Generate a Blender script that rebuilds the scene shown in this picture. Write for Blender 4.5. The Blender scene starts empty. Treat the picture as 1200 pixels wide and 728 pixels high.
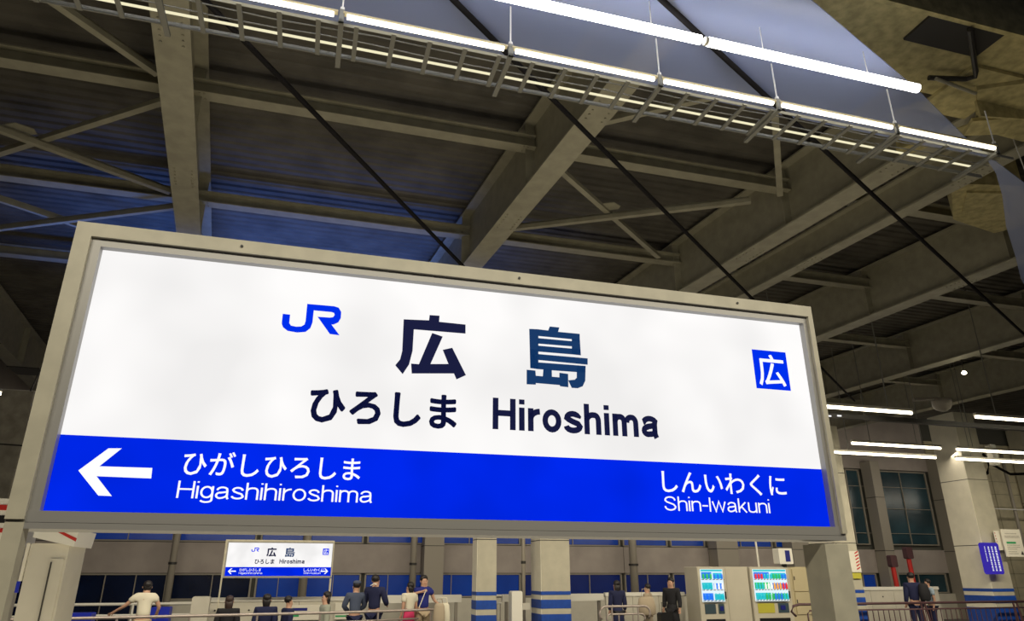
import bpy, bmesh, math, random
from mathutils import Vector, Matrix
random.seed(5)
PI = math.pi
S = bpy.context.scene
COL = S.collection

# ------------------------------------------------------------------ camera
cam = bpy.data.cameras.new('camera')
cam.lens = 816 / 1200 * 36
cam.sensor_width = 36
cam.clip_start = 0.05
cam.clip_end = 300
CAM = bpy.data.objects.new('camera', cam)
COL.objects.link(CAM)
CAM.location = (0, 0, 1.75)
CAM.rotation_euler = (math.radians(90 + 20.679), 0, 0)
S.camera = CAM

# ------------------------------------------------------------------ world (night sky)
w = bpy.data.worlds.new('night')
S.world = w
w.use_nodes = True
w.node_tree.nodes['Background'].inputs[0].default_value = (0.25, 0.38, 1.0, 1)
w.node_tree.nodes['Background'].inputs[1].default_value = 0.012
S.view_settings.view_transform = 'Standard'
S.view_settings.look = 'None'
S.view_settings.exposure = 0.0
S.view_settings.gamma = 1.0
S.view_settings.use_curve_mapping = False

# local station frame: x' runs along the platforms, y' across the tracks
TH = math.atan2(.2775, .9607)
U = Vector((.9607, .2775, 0)).normalized()
N = Vector((-.2775, .9607, 0)).normalized()


def W(s, n, z=0.0):
    return U * s + N * n + Vector((0, 0, z))


def area(name, s, n, z, sx, sy, power, color, rot=(0, 0, 0)):
    l = bpy.data.lights.new(name, 'AREA')
    l.shape = 'RECTANGLE'
    l.size = sx
    l.size_y = sy
    l.energy = power
    l.color = color
    o = bpy.data.objects.new(name, l)
    COL.objects.link(o)
    o.location = W(s, n, z)
    o.rotation_euler = (rot[0], rot[1], TH + rot[2])
    return o


# platform lamps of the near platform (above and behind the viewer) and added fill lights
area('platform_lamp_light', 1.5, -.4, 4.2, 9.0, .25, 165, (1, .92, .74), (math.radians(38), 0, 0))
area('far_platform_light', 8.0, 14.6, 4.6, 30.0, .3, 1150, (1, .89, .68), (math.radians(20), 0, 0))
area('far_platform_light', 8.0, 19.0, 5.6, 30.0, .3, 200, (1, .88, .70), (math.radians(-25), 0, 0))
area('far_wall_fill', 15.0, 20.6, 5.2, 34.0, .3, 240, (1, .90, .72), (math.radians(62), 0, 0))  # added fill, brightens the far wall and its boards
area('track_bounce_light', 1.5, 6.5, .6, 12.0, 4.0, 190, (1, .87, .62), (PI, 0, 0))
bl = area('added_blue_fill', -1.0, 13.6, 4.0, 8.0, 1.0, 110, (.06, .22, 1.0), (PI, 0, 0))  # unseen source, added to tint the roof blue behind the sign
bl.data.spread = math.radians(85)


# ------------------------------------------------------------------ materials
def mat(name, col, rough=.6, metal=0.0, var=0.0, scale=6.0, bump=0.0, emit=None, es=0.0, col2=None, stretch=None, spec=None):
    m = bpy.data.materials.new(name)
    m.use_nodes = True
    nt = m.node_tree
    b = nt.nodes['Principled BSDF']
    b.inputs['Base Color'].default_value = (*col, 1)
    b.inputs['Roughness'].default_value = rough
    b.inputs['Metallic'].default_value = metal
    if spec is not None:
        b.inputs['Specular IOR Level'].default_value = spec
    if emit:
        b.inputs['Emission Color'].default_value = (*emit, 1)
        b.inputs['Emission Strength'].default_value = es
    if var or bump:
        tc = nt.nodes.new('ShaderNodeTexCoord')
        mp = nt.nodes.new('ShaderNodeMapping')
        nt.links.new(tc.outputs['Object'], mp.inputs[0])
        if stretch:
            mp.inputs['Scale'].default_value = stretch
        nz = nt.nodes.new('ShaderNodeTexNoise')
        nz.inputs['Scale'].default_value = scale
        nz.inputs['Detail'].default_value = 6
        nt.links.new(mp.outputs[0], nz.inputs['Vector'])
        if var:
            r = nt.nodes.new('ShaderNodeValToRGB')
            c2 = col2 or tuple(c * (1 - var) for c in col)
            r.color_ramp.elements[0].position = .35
            r.color_ramp.elements[1].position = .65
            r.color_ramp.elements[0].color = (*c2, 1)
            r.color_ramp.elements[1].color = (*col, 1)
            nt.links.new(nz.outputs['Fac'], r.inputs[0])
            nt.links.new(r.outputs[0], b.inputs['Base Color'])
        if bump:
            bp = nt.nodes.new('ShaderNodeBump')
            bp.inputs['Strength'].default_value = bump
            bp.inputs['Distance'].default_value = .01
            nt.links.new(nz.outputs['Fac'], bp.inputs['Height'])
            nt.links.new(bp.outputs[0], b.inputs['Normal'])
    return m


def emat(name, col, strength, var=0.0, scale=1.5):
    m = bpy.data.materials.new(name)
    m.use_nodes = True
    nt = m.node_tree
    nt.nodes.clear()
    e = nt.nodes.new('ShaderNodeEmission')
    o = nt.nodes.new('ShaderNodeOutputMaterial')
    e.inputs[0].default_value = (*col, 1)
    e.inputs[1].default_value = strength
    if var:
        tc = nt.nodes.new('ShaderNodeTexCoord')
        nz = nt.nodes.new('ShaderNodeTexNoise')
        nz.inputs['Scale'].default_value = scale
        nz.inputs['Detail'].default_value = 2
        mr = nt.nodes.new('ShaderNodeMapRange')
        mr.inputs['From Min'].default_value = .35
        mr.inputs['From Max'].default_value = .6
        mr.inputs['To Min'].default_value = strength * (1 - var)
        mr.inputs['To Max'].default_value = strength
        nt.links.new(tc.outputs['Object'], nz.inputs['Vector'])
        nt.links.new(nz.outputs['Fac'], mr.inputs['Value'])
        nt.links.new(mr.outputs[0], e.inputs[1])
    nt.links.new(e.outputs[0], o.inputs[0])
    return m


M = {}
M['steel'] = mat('painted_roof_steel', (.38, .36, .27), .55, var=.18, scale=5, bump=.15)
M['deck'] = mat('roof_deck_sheet', (.13, .12, .10), .6, var=.4, scale=2)
M['girder'] = mat('fireproofed_girder', (.54, .47, .23), .95, var=.35, scale=9, bump=.5)
M['dark_steel'] = mat('dark_steel', (.03, .028, .025), .5)
M['galv'] = mat('galvanised_tray', (.22, .22, .20), .55, metal=.2)
M['tube'] = emat('lit_tube', (1, .93, .74), 4.5)
M['tube_bright'] = emat('lit_tube_wide', (1, .97, .92), 9)
M['tube_far'] = emat('lit_tube_far', (1, .90, .66), 9)
M['tube_dim'] = emat('lit_tube_dim', (1, .93, .62), .9)
M['lamp_body'] = mat('lamp_housing', (.75, .72, .62), .4)
M['frame'] = mat('sign_frame_paint', (.60, .56, .43), .45, var=.12, scale=14)
M['bezel'] = mat('sign_bezel_aluminium', (.36, .35, .33), .4, metal=.2)
M['sign_white'] = emat('backlit_white_acrylic', (1.0, .985, .975), 1.0, var=.13, scale=1.9)
M['sign_blue'] = emat('backlit_blue_acrylic', (.0, .022, .86), 1.0, var=.18, scale=2.5)
M['sign_ink'] = mat('sign_navy_lettering', (.004, .006, .03), .6, spec=.1, emit=(.003, .006, .06), es=.5)
M['sign_ink_reflect'] = mat('sign_lettering_blue_reflection', (.003, .02, .07), .6, spec=.1, emit=(.002, .04, .16), es=.6)  # blue reflection put into the lettering colour
M['logo_blue'] = emat('backlit_logo_blue', (.0, .03, .85), 1.0)
M['letter_white'] = emat('backlit_white_lettering', (1, 1, 1), 1.0)
M['wire'] = mat('steel_wire', (.8, .8, .78), .3)
M['cable'] = mat('black_rubber_cable', (.016, .015, .016), .9, spec=.05)
M['floor'] = mat('platform_asphalt', (.16, .155, .15), .8, var=.3, scale=8)
M['track'] = mat('track_ballast_bed', (.08, .075, .07), .95, var=.5, scale=20, bump=.6)
M['wallband'] = mat('wall_band_panel', (.42, .37, .34), .7, var=.18, scale=1.2)
M['board'] = mat('wall_board', (.66, .60, .42), .7, var=.2, scale=2.0)
M['wallgap'] = mat('wall_backing', (.10, .10, .085), .8)
M['glass_blue'] = mat('night_window_glass', (.006, .045, .25), .25, var=.35, scale=.8, emit=(.002, .02, .17), es=.45)  # emission puts the glow of the night sky outside into the glass
M['glass_navy'] = mat('navy_window_glass', (.006, .02, .12), .25, var=.4, scale=.8, emit=(.003, .008, .08), es=.35)  # weaker sky glow put into these panes
M['glass_dark'] = mat('dark_window_glass', (.004, .012, .05), .2, var=.5, scale=1.0)
M['glass_teal'] = mat('teal_window_glass', (.03, .075, .10), .25, var=.5, scale=.8)
M['mullion'] = mat('window_mullion', (.33, .30, .25), .55)
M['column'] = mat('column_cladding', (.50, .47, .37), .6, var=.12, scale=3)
M['column_lit'] = mat('column_cladding_lit_side', (.80, .76, .62), .55, var=.08, scale=3)  # brighter copy of the cladding, light painted onto the left faces
M['blue_paint'] = mat('blue_stripe_paint', (.01, .07, .40), .5, var=.2, scale=8)
M['white_paint'] = mat('white_panel_paint', (.62, .59, .50), .5, var=.08, scale=3)
M['white_bright'] = mat('white_enamel', (.80, .78, .70), .4)
M['rail_steel'] = mat('stainless_rail', (.42, .36, .33), .35, metal=.4)
M['rail_brown'] = mat('maroon_brown_rail_paint', (.085, .04, .045), .4)
M['red'] = mat('red_paint', (.50, .02, .015), .45)
M['black'] = mat('black_plastic', (.008, .008, .009), .4)
M['navy'] = mat('navy_plastic', (.01, .015, .20), .4)
M['bluebin'] = mat('blue_plastic_bin', (.01, .025, .42), .4)
M['tan'] = mat('tan_cabinet_paint', (.52, .45, .28), .5)
M['vend'] = mat('vending_cabinet_enamel', (.56, .52, .42), .45, var=.06, scale=2)
M['vend_dark'] = mat('vending_dark_panel', (.05, .08, .10), .3)
M['vend_lit'] = emat('vending_backlit_display', (.78, .93, 1.0), 1.0)
M['yellow'] = mat('yellow_paint', (.50, .46, .05), .5)
M['green'] = mat('green_print', (.03, .35, .12), .5)
M['purple'] = emat('backlit_purple_panel', (.05, .03, .42), .8)
M['paper'] = mat('white_paper', (.75, .72, .62), .7)
M['concrete'] = mat('old_concrete', (.40, .37, .30), .9, var=.35, scale=6, bump=.3)
M['skin'] = mat('skin', (.50, .29, .20), .5)
M['hair'] = mat('dark_hair', (.010, .007, .008), .5)
M['hair_brown'] = mat('brown_hair', (.035, .018, .015), .5)
M['sole'] = mat('shoe_leather', (.02, .018, .018), .5)
M['eye'] = mat('eye_dark', (.01, .008, .008), .3)
M['tee_white'] = mat('white_cotton', (.72, .68, .55), .85)
M['navy_cloth'] = mat('navy_cloth', (.010, .014, .060), .85)
M['blue_cloth'] = mat('blue_cloth', (.012, .02, .20), .85)
M['slate_cloth'] = mat('slate_blue_cloth', (.07, .09, .15), .85)
M['black_cloth'] = mat('black_cloth', (.012, .012, .016), .85)
M['grey_cloth'] = mat('pale_grey_cloth', (.34, .36, .30), .85)
M['pink_cloth'] = mat('pink_cloth', (.55, .03, .12), .8)
M['beige_cloth'] = mat('beige_cloth', (.40, .33, .24), .85)
M['lightblue_cloth'] = mat('light_blue_cloth', (.30, .38, .46), .85)
M['khaki_cloth'] = mat('khaki_cloth', (.45, .36, .24), .85)

# window-reflection haze as an added milky sheet: mostly clear, a thin bluish diffuse film, a glossy face
g = bpy.data.materials.new('milky_haze_sheet')
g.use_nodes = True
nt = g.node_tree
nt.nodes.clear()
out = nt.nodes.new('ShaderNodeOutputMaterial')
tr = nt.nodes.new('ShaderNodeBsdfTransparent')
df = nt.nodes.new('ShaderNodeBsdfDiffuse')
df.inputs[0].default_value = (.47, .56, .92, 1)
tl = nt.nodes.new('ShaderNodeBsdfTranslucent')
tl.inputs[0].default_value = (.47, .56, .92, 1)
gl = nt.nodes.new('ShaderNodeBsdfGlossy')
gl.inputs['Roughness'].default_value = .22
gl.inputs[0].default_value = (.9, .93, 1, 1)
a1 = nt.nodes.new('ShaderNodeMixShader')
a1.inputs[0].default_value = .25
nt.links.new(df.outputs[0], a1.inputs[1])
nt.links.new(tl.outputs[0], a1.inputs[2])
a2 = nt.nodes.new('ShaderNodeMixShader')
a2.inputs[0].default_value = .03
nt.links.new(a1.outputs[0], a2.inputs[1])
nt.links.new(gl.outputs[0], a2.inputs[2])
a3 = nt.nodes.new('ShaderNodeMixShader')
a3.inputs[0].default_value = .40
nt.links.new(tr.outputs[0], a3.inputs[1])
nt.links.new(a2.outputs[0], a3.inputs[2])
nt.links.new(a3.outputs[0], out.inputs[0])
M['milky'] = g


# ------------------------------------------------------------------ mesh helper
class B:
    def __init__(self):
        self.v = []
        self.f = []

    def add(self, vs, fs):
        k = len(self.v)
        self.v += [tuple(v) for v in vs]
        self.f += [tuple(i + k for i in f) for f in fs]
        return self

    def box(self, x0, x1, y0, y1, z0, z1):
        vs = [(x, y, z) for z in (z0, z1) for y in (y0, y1) for x in (x0, x1)]
        return self.add(vs, [(0, 2, 3, 1), (4, 5, 7, 6), (0, 1, 5, 4), (2, 6, 7, 3), (0, 4, 6, 2), (1, 3, 7, 5)])

    def cbox(self, c, s):
        return self.box(c[0] - s[0] / 2, c[0] + s[0] / 2, c[1] - s[1] / 2, c[1] + s[1] / 2, c[2] - s[2] / 2, c[2] + s[2] / 2)

    def bbox(self, x0, x1, y0, y1, z0, z1, r=.01):
        """box with bevelled vertical and horizontal front edges (octagonal outline in x-z)"""
        pts = [(x0 + r, z0), (x1 - r, z0), (x1, z0 + r), (x1, z1 - r), (x1 - r, z1), (x0 + r, z1), (x0, z1 - r), (x0, z0 + r)]
        return self.prism_y(pts, y0, y1)

    def prism_y(self, pts, y0, y1):
        n = len(pts)
        vs = [(x, y0, z) for x, z in pts] + [(x, y1, z) for x, z in pts]
        fs = [tuple(range(n)), tuple(reversed(range(n, 2 * n)))]
        fs += [(i, i + n, (i + 1) % n + n, (i + 1) % n) for i in range(n)]
        return self.add(vs, fs)

    def prism_z(self, pts, z0, z1):
        n = len(pts)
        vs = [(x, y, z0) for x, y in pts] + [(x, y, z1) for x, y in pts]
        fs = [tuple(reversed(range(n))), tuple(range(n, 2 * n))]
        fs += [(i, (i + 1) % n, (i + 1) % n + n, i + n) for i in range(n)]
        return self.add(vs, fs)

    def tube(self, path, r, seg=8, closed=False):
        P = [Vector(p) for p in path]
        n = len(P)
        rings = []
        for i, p in enumerate(P):
            a = P[i - 1] if i > 0 else (P[-1] if closed else P[0])
            c = P[(i + 1) % n] if (i < n - 1 or closed) else P[-1]
            d = (c - a).normalized()
            ref = Vector((0, 0, 1)) if abs(d.z) < .9 else Vector((1, 0, 0))
            e1 = d.cross(ref).normalized()
            e2 = d.cross(e1).normalized()
            rr = r[i] if isinstance(r, (list, tuple)) else r
            rings.append([p + (e1 * math.cos(2 * PI * k / seg) + e2 * math.sin(2 * PI * k / seg)) * rr for k in range(seg)])
        vs = [v for q in rings for v in q]
        fs = []
        for i in range(n - (0 if closed else 1)):
            j = (i + 1) % n
            for k in range(seg):
                fs.append((i * seg + k, i * seg + (k + 1) % seg, j * seg + (k + 1) % seg, j * seg + k))
        if not closed:
            fs.append(tuple(reversed(range(seg))))
            fs.append(tuple((n - 1) * seg + k for k in range(seg)))
        return self.add(vs, fs)

    def lathe(self, prof, c=(0, 0, 0), seg=12, sx=1, sy=1):
        vs = []
        for r, z in prof:
            for k in range(seg):
                vs.append((c[0] + r * sx * math.cos(2 * PI * k / seg), c[1] + r * sy * math.sin(2 * PI * k / seg), c[2] + z))
        fs = []
        for i in range(len(prof) - 1):
            for k in range(seg):
                fs.append((i * seg + k, i * seg + (k + 1) % seg, (i + 1) * seg + (k + 1) % seg, (i + 1) * seg + k))
        fs.append(tuple(reversed(range(seg))))
        fs.append(tuple((len(prof) - 1) * seg + k for k in range(seg)))
        return self.add(vs, fs)

    def bar(self, a, c, wd, ht, up=Vector((0, 0, 1))):
        a, c = Vector(a), Vector(c)
        d = (c - a).normalized()
        e1 = d.cross(up).normalized() * wd / 2
        e2 = e1.cross(d).normalized() * ht / 2
        vs = [a - e1 - e2, a + e1 - e2, a + e1 + e2, a - e1 + e2, c - e1 - e2, c + e1 - e2, c + e1 + e2, c - e1 + e2]
        return self.add(vs, [(0, 1, 2, 3), (7, 6, 5, 4), (0, 4, 5, 1), (1, 5, 6, 2), (2, 6, 7, 3), (3, 7, 4, 0)])


def build(name, b, m, parent=None, smooth=False, loc=None, rot=None):
    me = bpy.data.meshes.new(name)
    me.from_pydata(b.v, [], b.f)
    me.materials.append(M[m] if isinstance(m, str) else m)
    bm = bmesh.new()
    bm.from_mesh(me)
    bmesh.ops.recalc_face_normals(bm, faces=bm.faces)
    bm.to_mesh(me)
    bm.free()
    if smooth:
        for p in me.polygons:
            p.use_smooth = True
    o = bpy.data.objects.new(name, me)
    COL.objects.link(o)
    if parent:
        o.parent = parent
    elif loc is None:
        o.rotation_euler = (0, 0, TH)
    if loc is not None:
        o.location = loc
    if rot is not None:
        o.rotation_euler = rot
    return o


def tag(o, label, cat, group=None):
    o['label'] = label
    o['category'] = cat
    if group:
        o['group'] = group
    return o


def thing(name, label, cat, s, n, z=0, rz=0, group=None):
    o = bpy.data.objects.new(name, None)
    COL.objects.link(o)
    o.empty_display_size = .2
    o.location = W(s, n, z)
    o.rotation_euler = (0, 0, TH + rz)
    return tag(o, label, cat, group)


def struct(name, b, m, parent=None, **k):
    o = build(name, b, m, parent, **k)
    if not parent:
        o['kind'] = 'structure'
    return o


def kids(o):
    return [c for c in bpy.data.objects if c.parent == o]


def inst(name, me, parent, loc=(0, 0, 0), rot=(0, 0, 0)):
    o = bpy.data.objects.new(name, me)
    COL.objects.link(o)
    o.parent = parent
    o.location = loc
    o.rotation_euler = rot
    return o


# ------------------------------------------------------------------ structure: floors
struct('floor', B().box(-14, 24, -4, 3.3, -.4, 0), 'floor')
struct('floor', B().box(-30, 45, 12.9, 27, -.4, 0), 'floor')
struct('floor', B().box(-30, 45, 3.3, 12.9, -1.5, -1.1), 'track')
tm = B()
for e in (3.3, 12.9):
    tm.box(-30, 45, e - .02 if e < 5 else e - .08, e + .08 if e < 5 else e + .02, -1.1, 0.0)
struct('trim_1', tm, 'concrete')

# corrugated roof deck
dk = B()
y = 5.1
ZD = 8.2
while y < 26:
    prof = [(y, ZD + .03), (y + .06, ZD + .03), (y + .09, ZD), (y + .17, ZD), (y + .20, ZD + .03)]
    for (a, za), (c, zc) in zip(prof, prof[1:]):
        dk.add([(-16, a, za), (42, a, za), (42, c, zc), (-16, c, zc)], [(0, 1, 2, 3)])
    y += .20
dk.box(-16, 42, 5.1, 26, ZD + .08, ZD + .12)
ceil = struct('ceiling', dk, 'deck')

# ------------------------------------------------------------------ roof beams (running away across the tracks)
BT = Vector((-.368, .930, 0)).normalized()
BANG = math.atan2(BT.y, BT.x) - PI / 2      # world rotation so local +Y runs along the beam


def roof_beam(s0, t0, t1, zb, h, wf, label, stiff, group='deep steel roof beams'):
    e = bpy.data.objects.new('roof_beam', None)
    COL.objects.link(e)
    e.location = U * s0 + BT * t0 + Vector((0, 0, zb))
    e.rotation_euler = (0, 0, BANG)
    tag(e, label, 'roof beam')
    L = t1 - t0
    build('bottom_flange', B().box(-wf / 2, wf / 2, 0, L, 0, .03), 'steel', e)
    build('web', B().box(-.012, .012, 0, L, .03, h - .03), 'steel', e)
    build('top_flange', B().box(-wf / 2, wf / 2, 0, L, h - .03, h), 'steel', e)
    me = None
    for t in stiff:
        if t0 < t < t1:
            for sg in (-1, 1):
                bb = B().box(min(sg * .012, sg * wf * .44), max(sg * .012, sg * wf * .44), -.008, .008, .03, h - .03)
                o = build('stiffener', bb, 'steel', e)
                o.location = (0, t - t0, 0)
                bl = B()
                for q in range(4):
                    for c in range(2):
                        cy = sg * (.05 + .06 * c)
                        bl.lathe([(.012, -.012), (.012, .012)], (cy, t - t0 - .02, h * .5 + .07 * q), 6)
    # a row of bolts along the splice of the lower flange
    bl = B()
    for q in range(6):
        for c in (-1, 1):
            bl.lathe([(.014, -.015), (.014, 0)], (c * wf * .3, 1.1 + q * .09, 0), 6)
            bl.lathe([(.014, -.015), (.014, 0)], (c * wf * .3, 4.2 + q * .09, 0), 6)
    bo = build('bolt', bl, 'steel', e)
    bo['kind'] = 'stuff'
    return e


PN = [5.42, 8.45, 11.55, 14.85, 18.0, 21.2, 24.4]      # cross beams, distance across the tracks
BS = [(-10.5, 'pale steel roof beam far out at the left edge behind the sign'),
      (-5.85, 'dim steel roof beam left of the broad beam over the sign'),
      (-1.18, 'broad steel roof beam dropping straight to the sign top left'),
      (3.62, 'broad steel roof beam slanting down behind the sign top centre'),
      (8.03, 'deep steel roof beam slanting down right of the central beam'),
      (12.72, 'deep steel roof beam meeting the sign right corner at its lower end'),
      (17.35, 'lowest deep roof beam above the far platform lamp at right'),
      (22.0, 'roof beam hidden in dark at the far right edge')]
for s0, lb in BS:
    roof_beam(s0, 5.15, 26, 7.0, 1.12, .37, lb, [n * 1.0 + .05 for n in PN])
roof_beam(9.26, 5.15, 20, 7.0, .55, .24, 'slim steel roof beam close beside the deep beam right of centre', [])


def sx(s0, n):     # where a beam that starts at s0 crosses distance n (station frame)
    P = U * s0 + BT * 0
    # P + BT*t with N-component n
    t = n / BT.dot(N)
    return (U * s0).dot(U) + BT.dot(U) * t


rows = ['nearest row, by the cable tray', 'first row below the cable tray', 'second row below the cable tray',
        'third row, just above the sign', 'fourth row, behind the sign', 'fifth row, behind the sign', 'last row by the far wall']
bays = ['in the bay at the far left', 'in the bay left of the broad left beam', 'in the bay between the two broad beams',
        'in the bay right of the central beam', 'in the bay beside the slim beam', 'in the bay above the far lamps', 'in the bay at the far right']
for r, n0 in enumerate(PN):
    if r == 0:
        continue
    for b in range(len(BS) - 1):
        a = sx(BS[b][0], n0) + .02
        c = sx(BS[b + 1][0], n0) - .02
        if (b == 0 and r < 3) or (r > 3 and b < 4):
            continue
        e = thing('roof_cross_beam', 'steel cross beam %s, %s' % (bays[b], rows[r]), 'cross beam', a, n0, 7.66)
        L = c - a
        build('bottom_flange', B().box(0, L, -.1, .1, 0, .018), 'steel', e)
        build('web', B().box(0, L, -.008, .008, .018, .192), 'steel', e)
        build('top_flange', B().box(0, L, -.1, .1, .192, .21), 'steel', e)
        bl = B()
        for q in range(2):
            for c2 in range(2):
                for xx in (.12, L - .18):
                    bl.lathe([(.014, -.014), (.014, .0)], (xx + .06 * c2, -.06 + .12 * q, 0), 6)
        bo = build('bolt', bl, 'steel', e)
        bo['kind'] = 'stuff'


nb_ = [0]


def brace(a, c, label, wd=.09):
    nb_[0] += 1
    a, c = Vector(a), Vector(c)
    d = (c - a).normalized() * .12
    a, c = a + d, c - d
    o = build('diagonal_brace', B().bar((0, 0, 0), (c[0] - a[0], c[1] - a[1], 0), wd, .07)
              .bar((0, 0, .05), (c[0] - a[0], c[1] - a[1], .05), .012, .07), 'steel', loc=W(a[0], a[1], 7.56 - .10 * (nb_[0] % 2)), rot=(0, 0, TH))
    return tag(o, label, 'brace')


brace((-6.6, 8.5), (-2.45, 10.95), 'long diagonal brace falling right to the broad left beam')
brace((-5.9, 11.4), (-2.15, 8.45), 'diagonal brace rising right to the broad left beam')
brace((-3.75, 6.2), (-2.15, 7.95), 'diagonal brace in the top left corner, ends at the broad beam')
brace((-6.0, 11.7), (-3.5, 13.4), 'faint blue-lit brace falling right just above the sign corner', .07)
brace((-6.0, 13.3), (-2.35, 11.3), 'faint blue-lit brace rising right just above the sign corner', .07)
brace((3.05, 8.5), (6.3, 11.2), 'diagonal brace falling right between central and right beams')
brace((2.7, 10.8), (6.65, 8.5), 'diagonal brace rising right between central and right beams')
brace((3.35, 7.45), (5.0, 6.15), 'short brace by the tray right of the central beam')
brace((5.3, 6.2), (6.95, 8.35), 'short steep brace below the tray, right of centre')
gp = build('gusset_plate', B().prism_z([(-.16, -.05), (0, -.14), (.16, -.05), (.16, .05), (0, .14), (-.16, .05)], 0, .012), 'steel', loc=W(4.5, 9.55, 7.57), rot=(0, 0, TH))
tag(gp, 'small steel plate where two braces cross right of centre', 'plate')
gp = build('gusset_plate', B().prism_z([(-.2, -.06), (0, -.16), (.2, -.06), (.2, .06), (0, .16), (-.2, .06)], 0, .012), 'steel', loc=W(-4.35, 9.83, 7.57), rot=(0, 0, TH))
tag(gp, 'small steel plate where two braces cross at the left edge', 'plate')

# edge girder at the upper right with its haunch, hatch and bent pipe
e = thing('edge_girder', 'massive olive fireproofed girder in the top right corner', 'girder', 0, 4.03, 7.0)
build('girder_body', B().box(-8, 30, 0, 1.08, 0, 1.25), 'girder', e)
build('cover_plate', B().box(6.6, 7.3, .52, 1.30, -.05, -.004), 'girder', e)
build('hatch', B().box(5.55, 6.5, .06, .42, -.03, -.002), 'dark_steel', e)
pb = build('soffit_rib', B().box(-8, 30, .0, .05, -.06, 0), 'girder', e)
pp = B().tube([(6.0, .05, -.1), (6.25, .25, -.1), (6.62, .54, -.1), (6.68, .6, -.1), (6.62, .66, -.1), (6.2, .76, -.1)], .028, 8)
build('bent_pipe', pp, 'dark_steel', e)
pp = B().tube([(6.25, .72, -.13), (6.9, .80, -.13)], .02, 8)
build('conduit', pp, 'steel', e)
e = thing('bracket', 'faceted olive steel bracket below the girder at top right', 'bracket', 7.35, 5.15, 6.9)
build('bracket_plate', B().prism_z([(-.45, -.35), (.25, -.75), (1.2, -.3), (1.1, .3), (.2, .25)], 0, .05), 'girder', e)
build('stiffener', B().prism_y([(-.3, -.22), (.9, -.05), (.9, .0), (-.3, .0)], -.2, -.17), 'girder', e)
build('stiffener', B().prism_z([(-.1, .05), (.35, -.15), (.5, .15), (.05, .32)], -.08, -.03), 'girder', e)
# short transverse beam right of the bracket
P0, P1 = atp = (8.1, 4.55), (7.25, 5.85)
o = build('roof_beam', B().bar((0, 0, 0), (-1.1, 1.75, 0), .22, .03).bar((0, 0, .28), (-1.1, 1.75, .28), .02, .55).bar((0, 0, .56), (-1.1, 1.75, .56), .22, .03), 'girder', loc=W(8.25, 4.45, 7.0), rot=(0, 0, TH))
tag(o, 'short olive beam end below the bracket at the upper right', 'roof beam')
# splice haunch on the beam at right
e = thing('haunch', 'olive bolted haunch box between beams at the right edge', 'bracket', 9.9, 7.3, 7.25)
build('haunch_box', B().prism_z([(-1.0, -.35), (.1, -.6), (1.35, .35), (1.1, .75), (.0, .55)], 0, .55), 'girder', e)
build('splice_plate', B().prism_z([(-.6, -.25), (.0, -.4), (.7, .15), (.55, .4), (-.1, .3)], -.04, 0), 'girder', e)

# ------------------------------------------------------------------ added haze pane, outline shaped to the window-reflection wedge
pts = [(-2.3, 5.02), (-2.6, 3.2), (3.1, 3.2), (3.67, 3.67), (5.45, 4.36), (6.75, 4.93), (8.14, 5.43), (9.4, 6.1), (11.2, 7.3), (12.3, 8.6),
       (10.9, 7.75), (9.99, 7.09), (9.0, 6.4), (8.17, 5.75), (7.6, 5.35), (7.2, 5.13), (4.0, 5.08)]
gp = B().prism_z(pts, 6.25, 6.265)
pane_obj = struct('window_1', gp, 'milky')

# ------------------------------------------------------------------ cable tray with lamps
wires = [-1.4, -.09, 1.27, 2.63, 3.83, 5.16, 6.4]
e = thing('cable_tray', 'galvanised ladder cable tray hung under the roof across the top', 'cable tray', 0, 4.45, 5.75)
build('side_rail', B().box(-5, 6.7, .05, .056, .0, .03), 'galv', e)
build('side_rail', B().box(-5, 6.7, .42, .430, .0, .04), 'galv', e)
rg = B().box(-.018, .018, .03, .435, -.005, .012)
r0 = build('rung', rg, 'galv', e)
r0.location = (-4.9, 0, 0)
s = -4.61
while s < 6.7:
    inst('rung', r0.data, e, (s, 0, 0))
    s += .29
for i, (dy, dz, r) in enumerate([(.14, .028, .006), (.24, .03, .006)]):
    path = [(-5 + .4 * k, dy + .012 * math.sin(k * 1.3 + i), dz + .004 * math.sin(k * 2.1 + i)) for k in range(30)]
    build('cable', B().tube(path, r, 6), 'galv', e)
for s in wires:
    br = build('support_bracket', B().box(-.02, .02, -.03, .52, -.03, -.005).box(-.02, .02, -.03, -.01, -.03, .09), 'galv', e)
    br.location = (s, 0, 0)
segs = [(-4.2, -2.84), (-2.8, -1.44), (-1.40, -.12), (-.08, 1.24), (1.28, 2.60), (2.64, 3.80), (3.84, 5.13), (5.17, 6.40)]
where = ['outside the top left corner', 'at the top left edge', 'left of the first hanger', 'between first and second hangers', 'left of the centre hanger', 'right of the centre hanger', 'between the last two hangers', 'at the dim right end']
for i, (a, c) in enumerate(segs):
    if i < 1:
        continue
    t = thing('strip_lamp', 'lit strip lamp along the cable tray %s' % where[i], 'lamp', a, 4.43, 5.77, group='strip lamps along the cable tray')
    build('housing', B().box(0, c - a, -.018, .022, .030, .048), 'tan', t)
    build('tube', B().tube([(.03, 0, .012), (c - a - .03, 0, .012)], .02, 8), 'tube', t)
for i, (a, c) in enumerate([(-2.8, 1.2), (1.3, 6.5)]):
    t = thing('strip_lamp', 'thin warm strip lamp inside the tray, %s half' % ('left' if i == 0 else 'right'), 'lamp', a, 4.76, 5.78)
    build('tube', B().tube([(0, 0, 0), (c - a, 0, 0)], .011, 6), 'tube_dim', t)
    build('end_cap', B().tube([(-.03, 0, 0), (0, 0, 0)], .013, 6), 'lamp_body', t)
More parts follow.
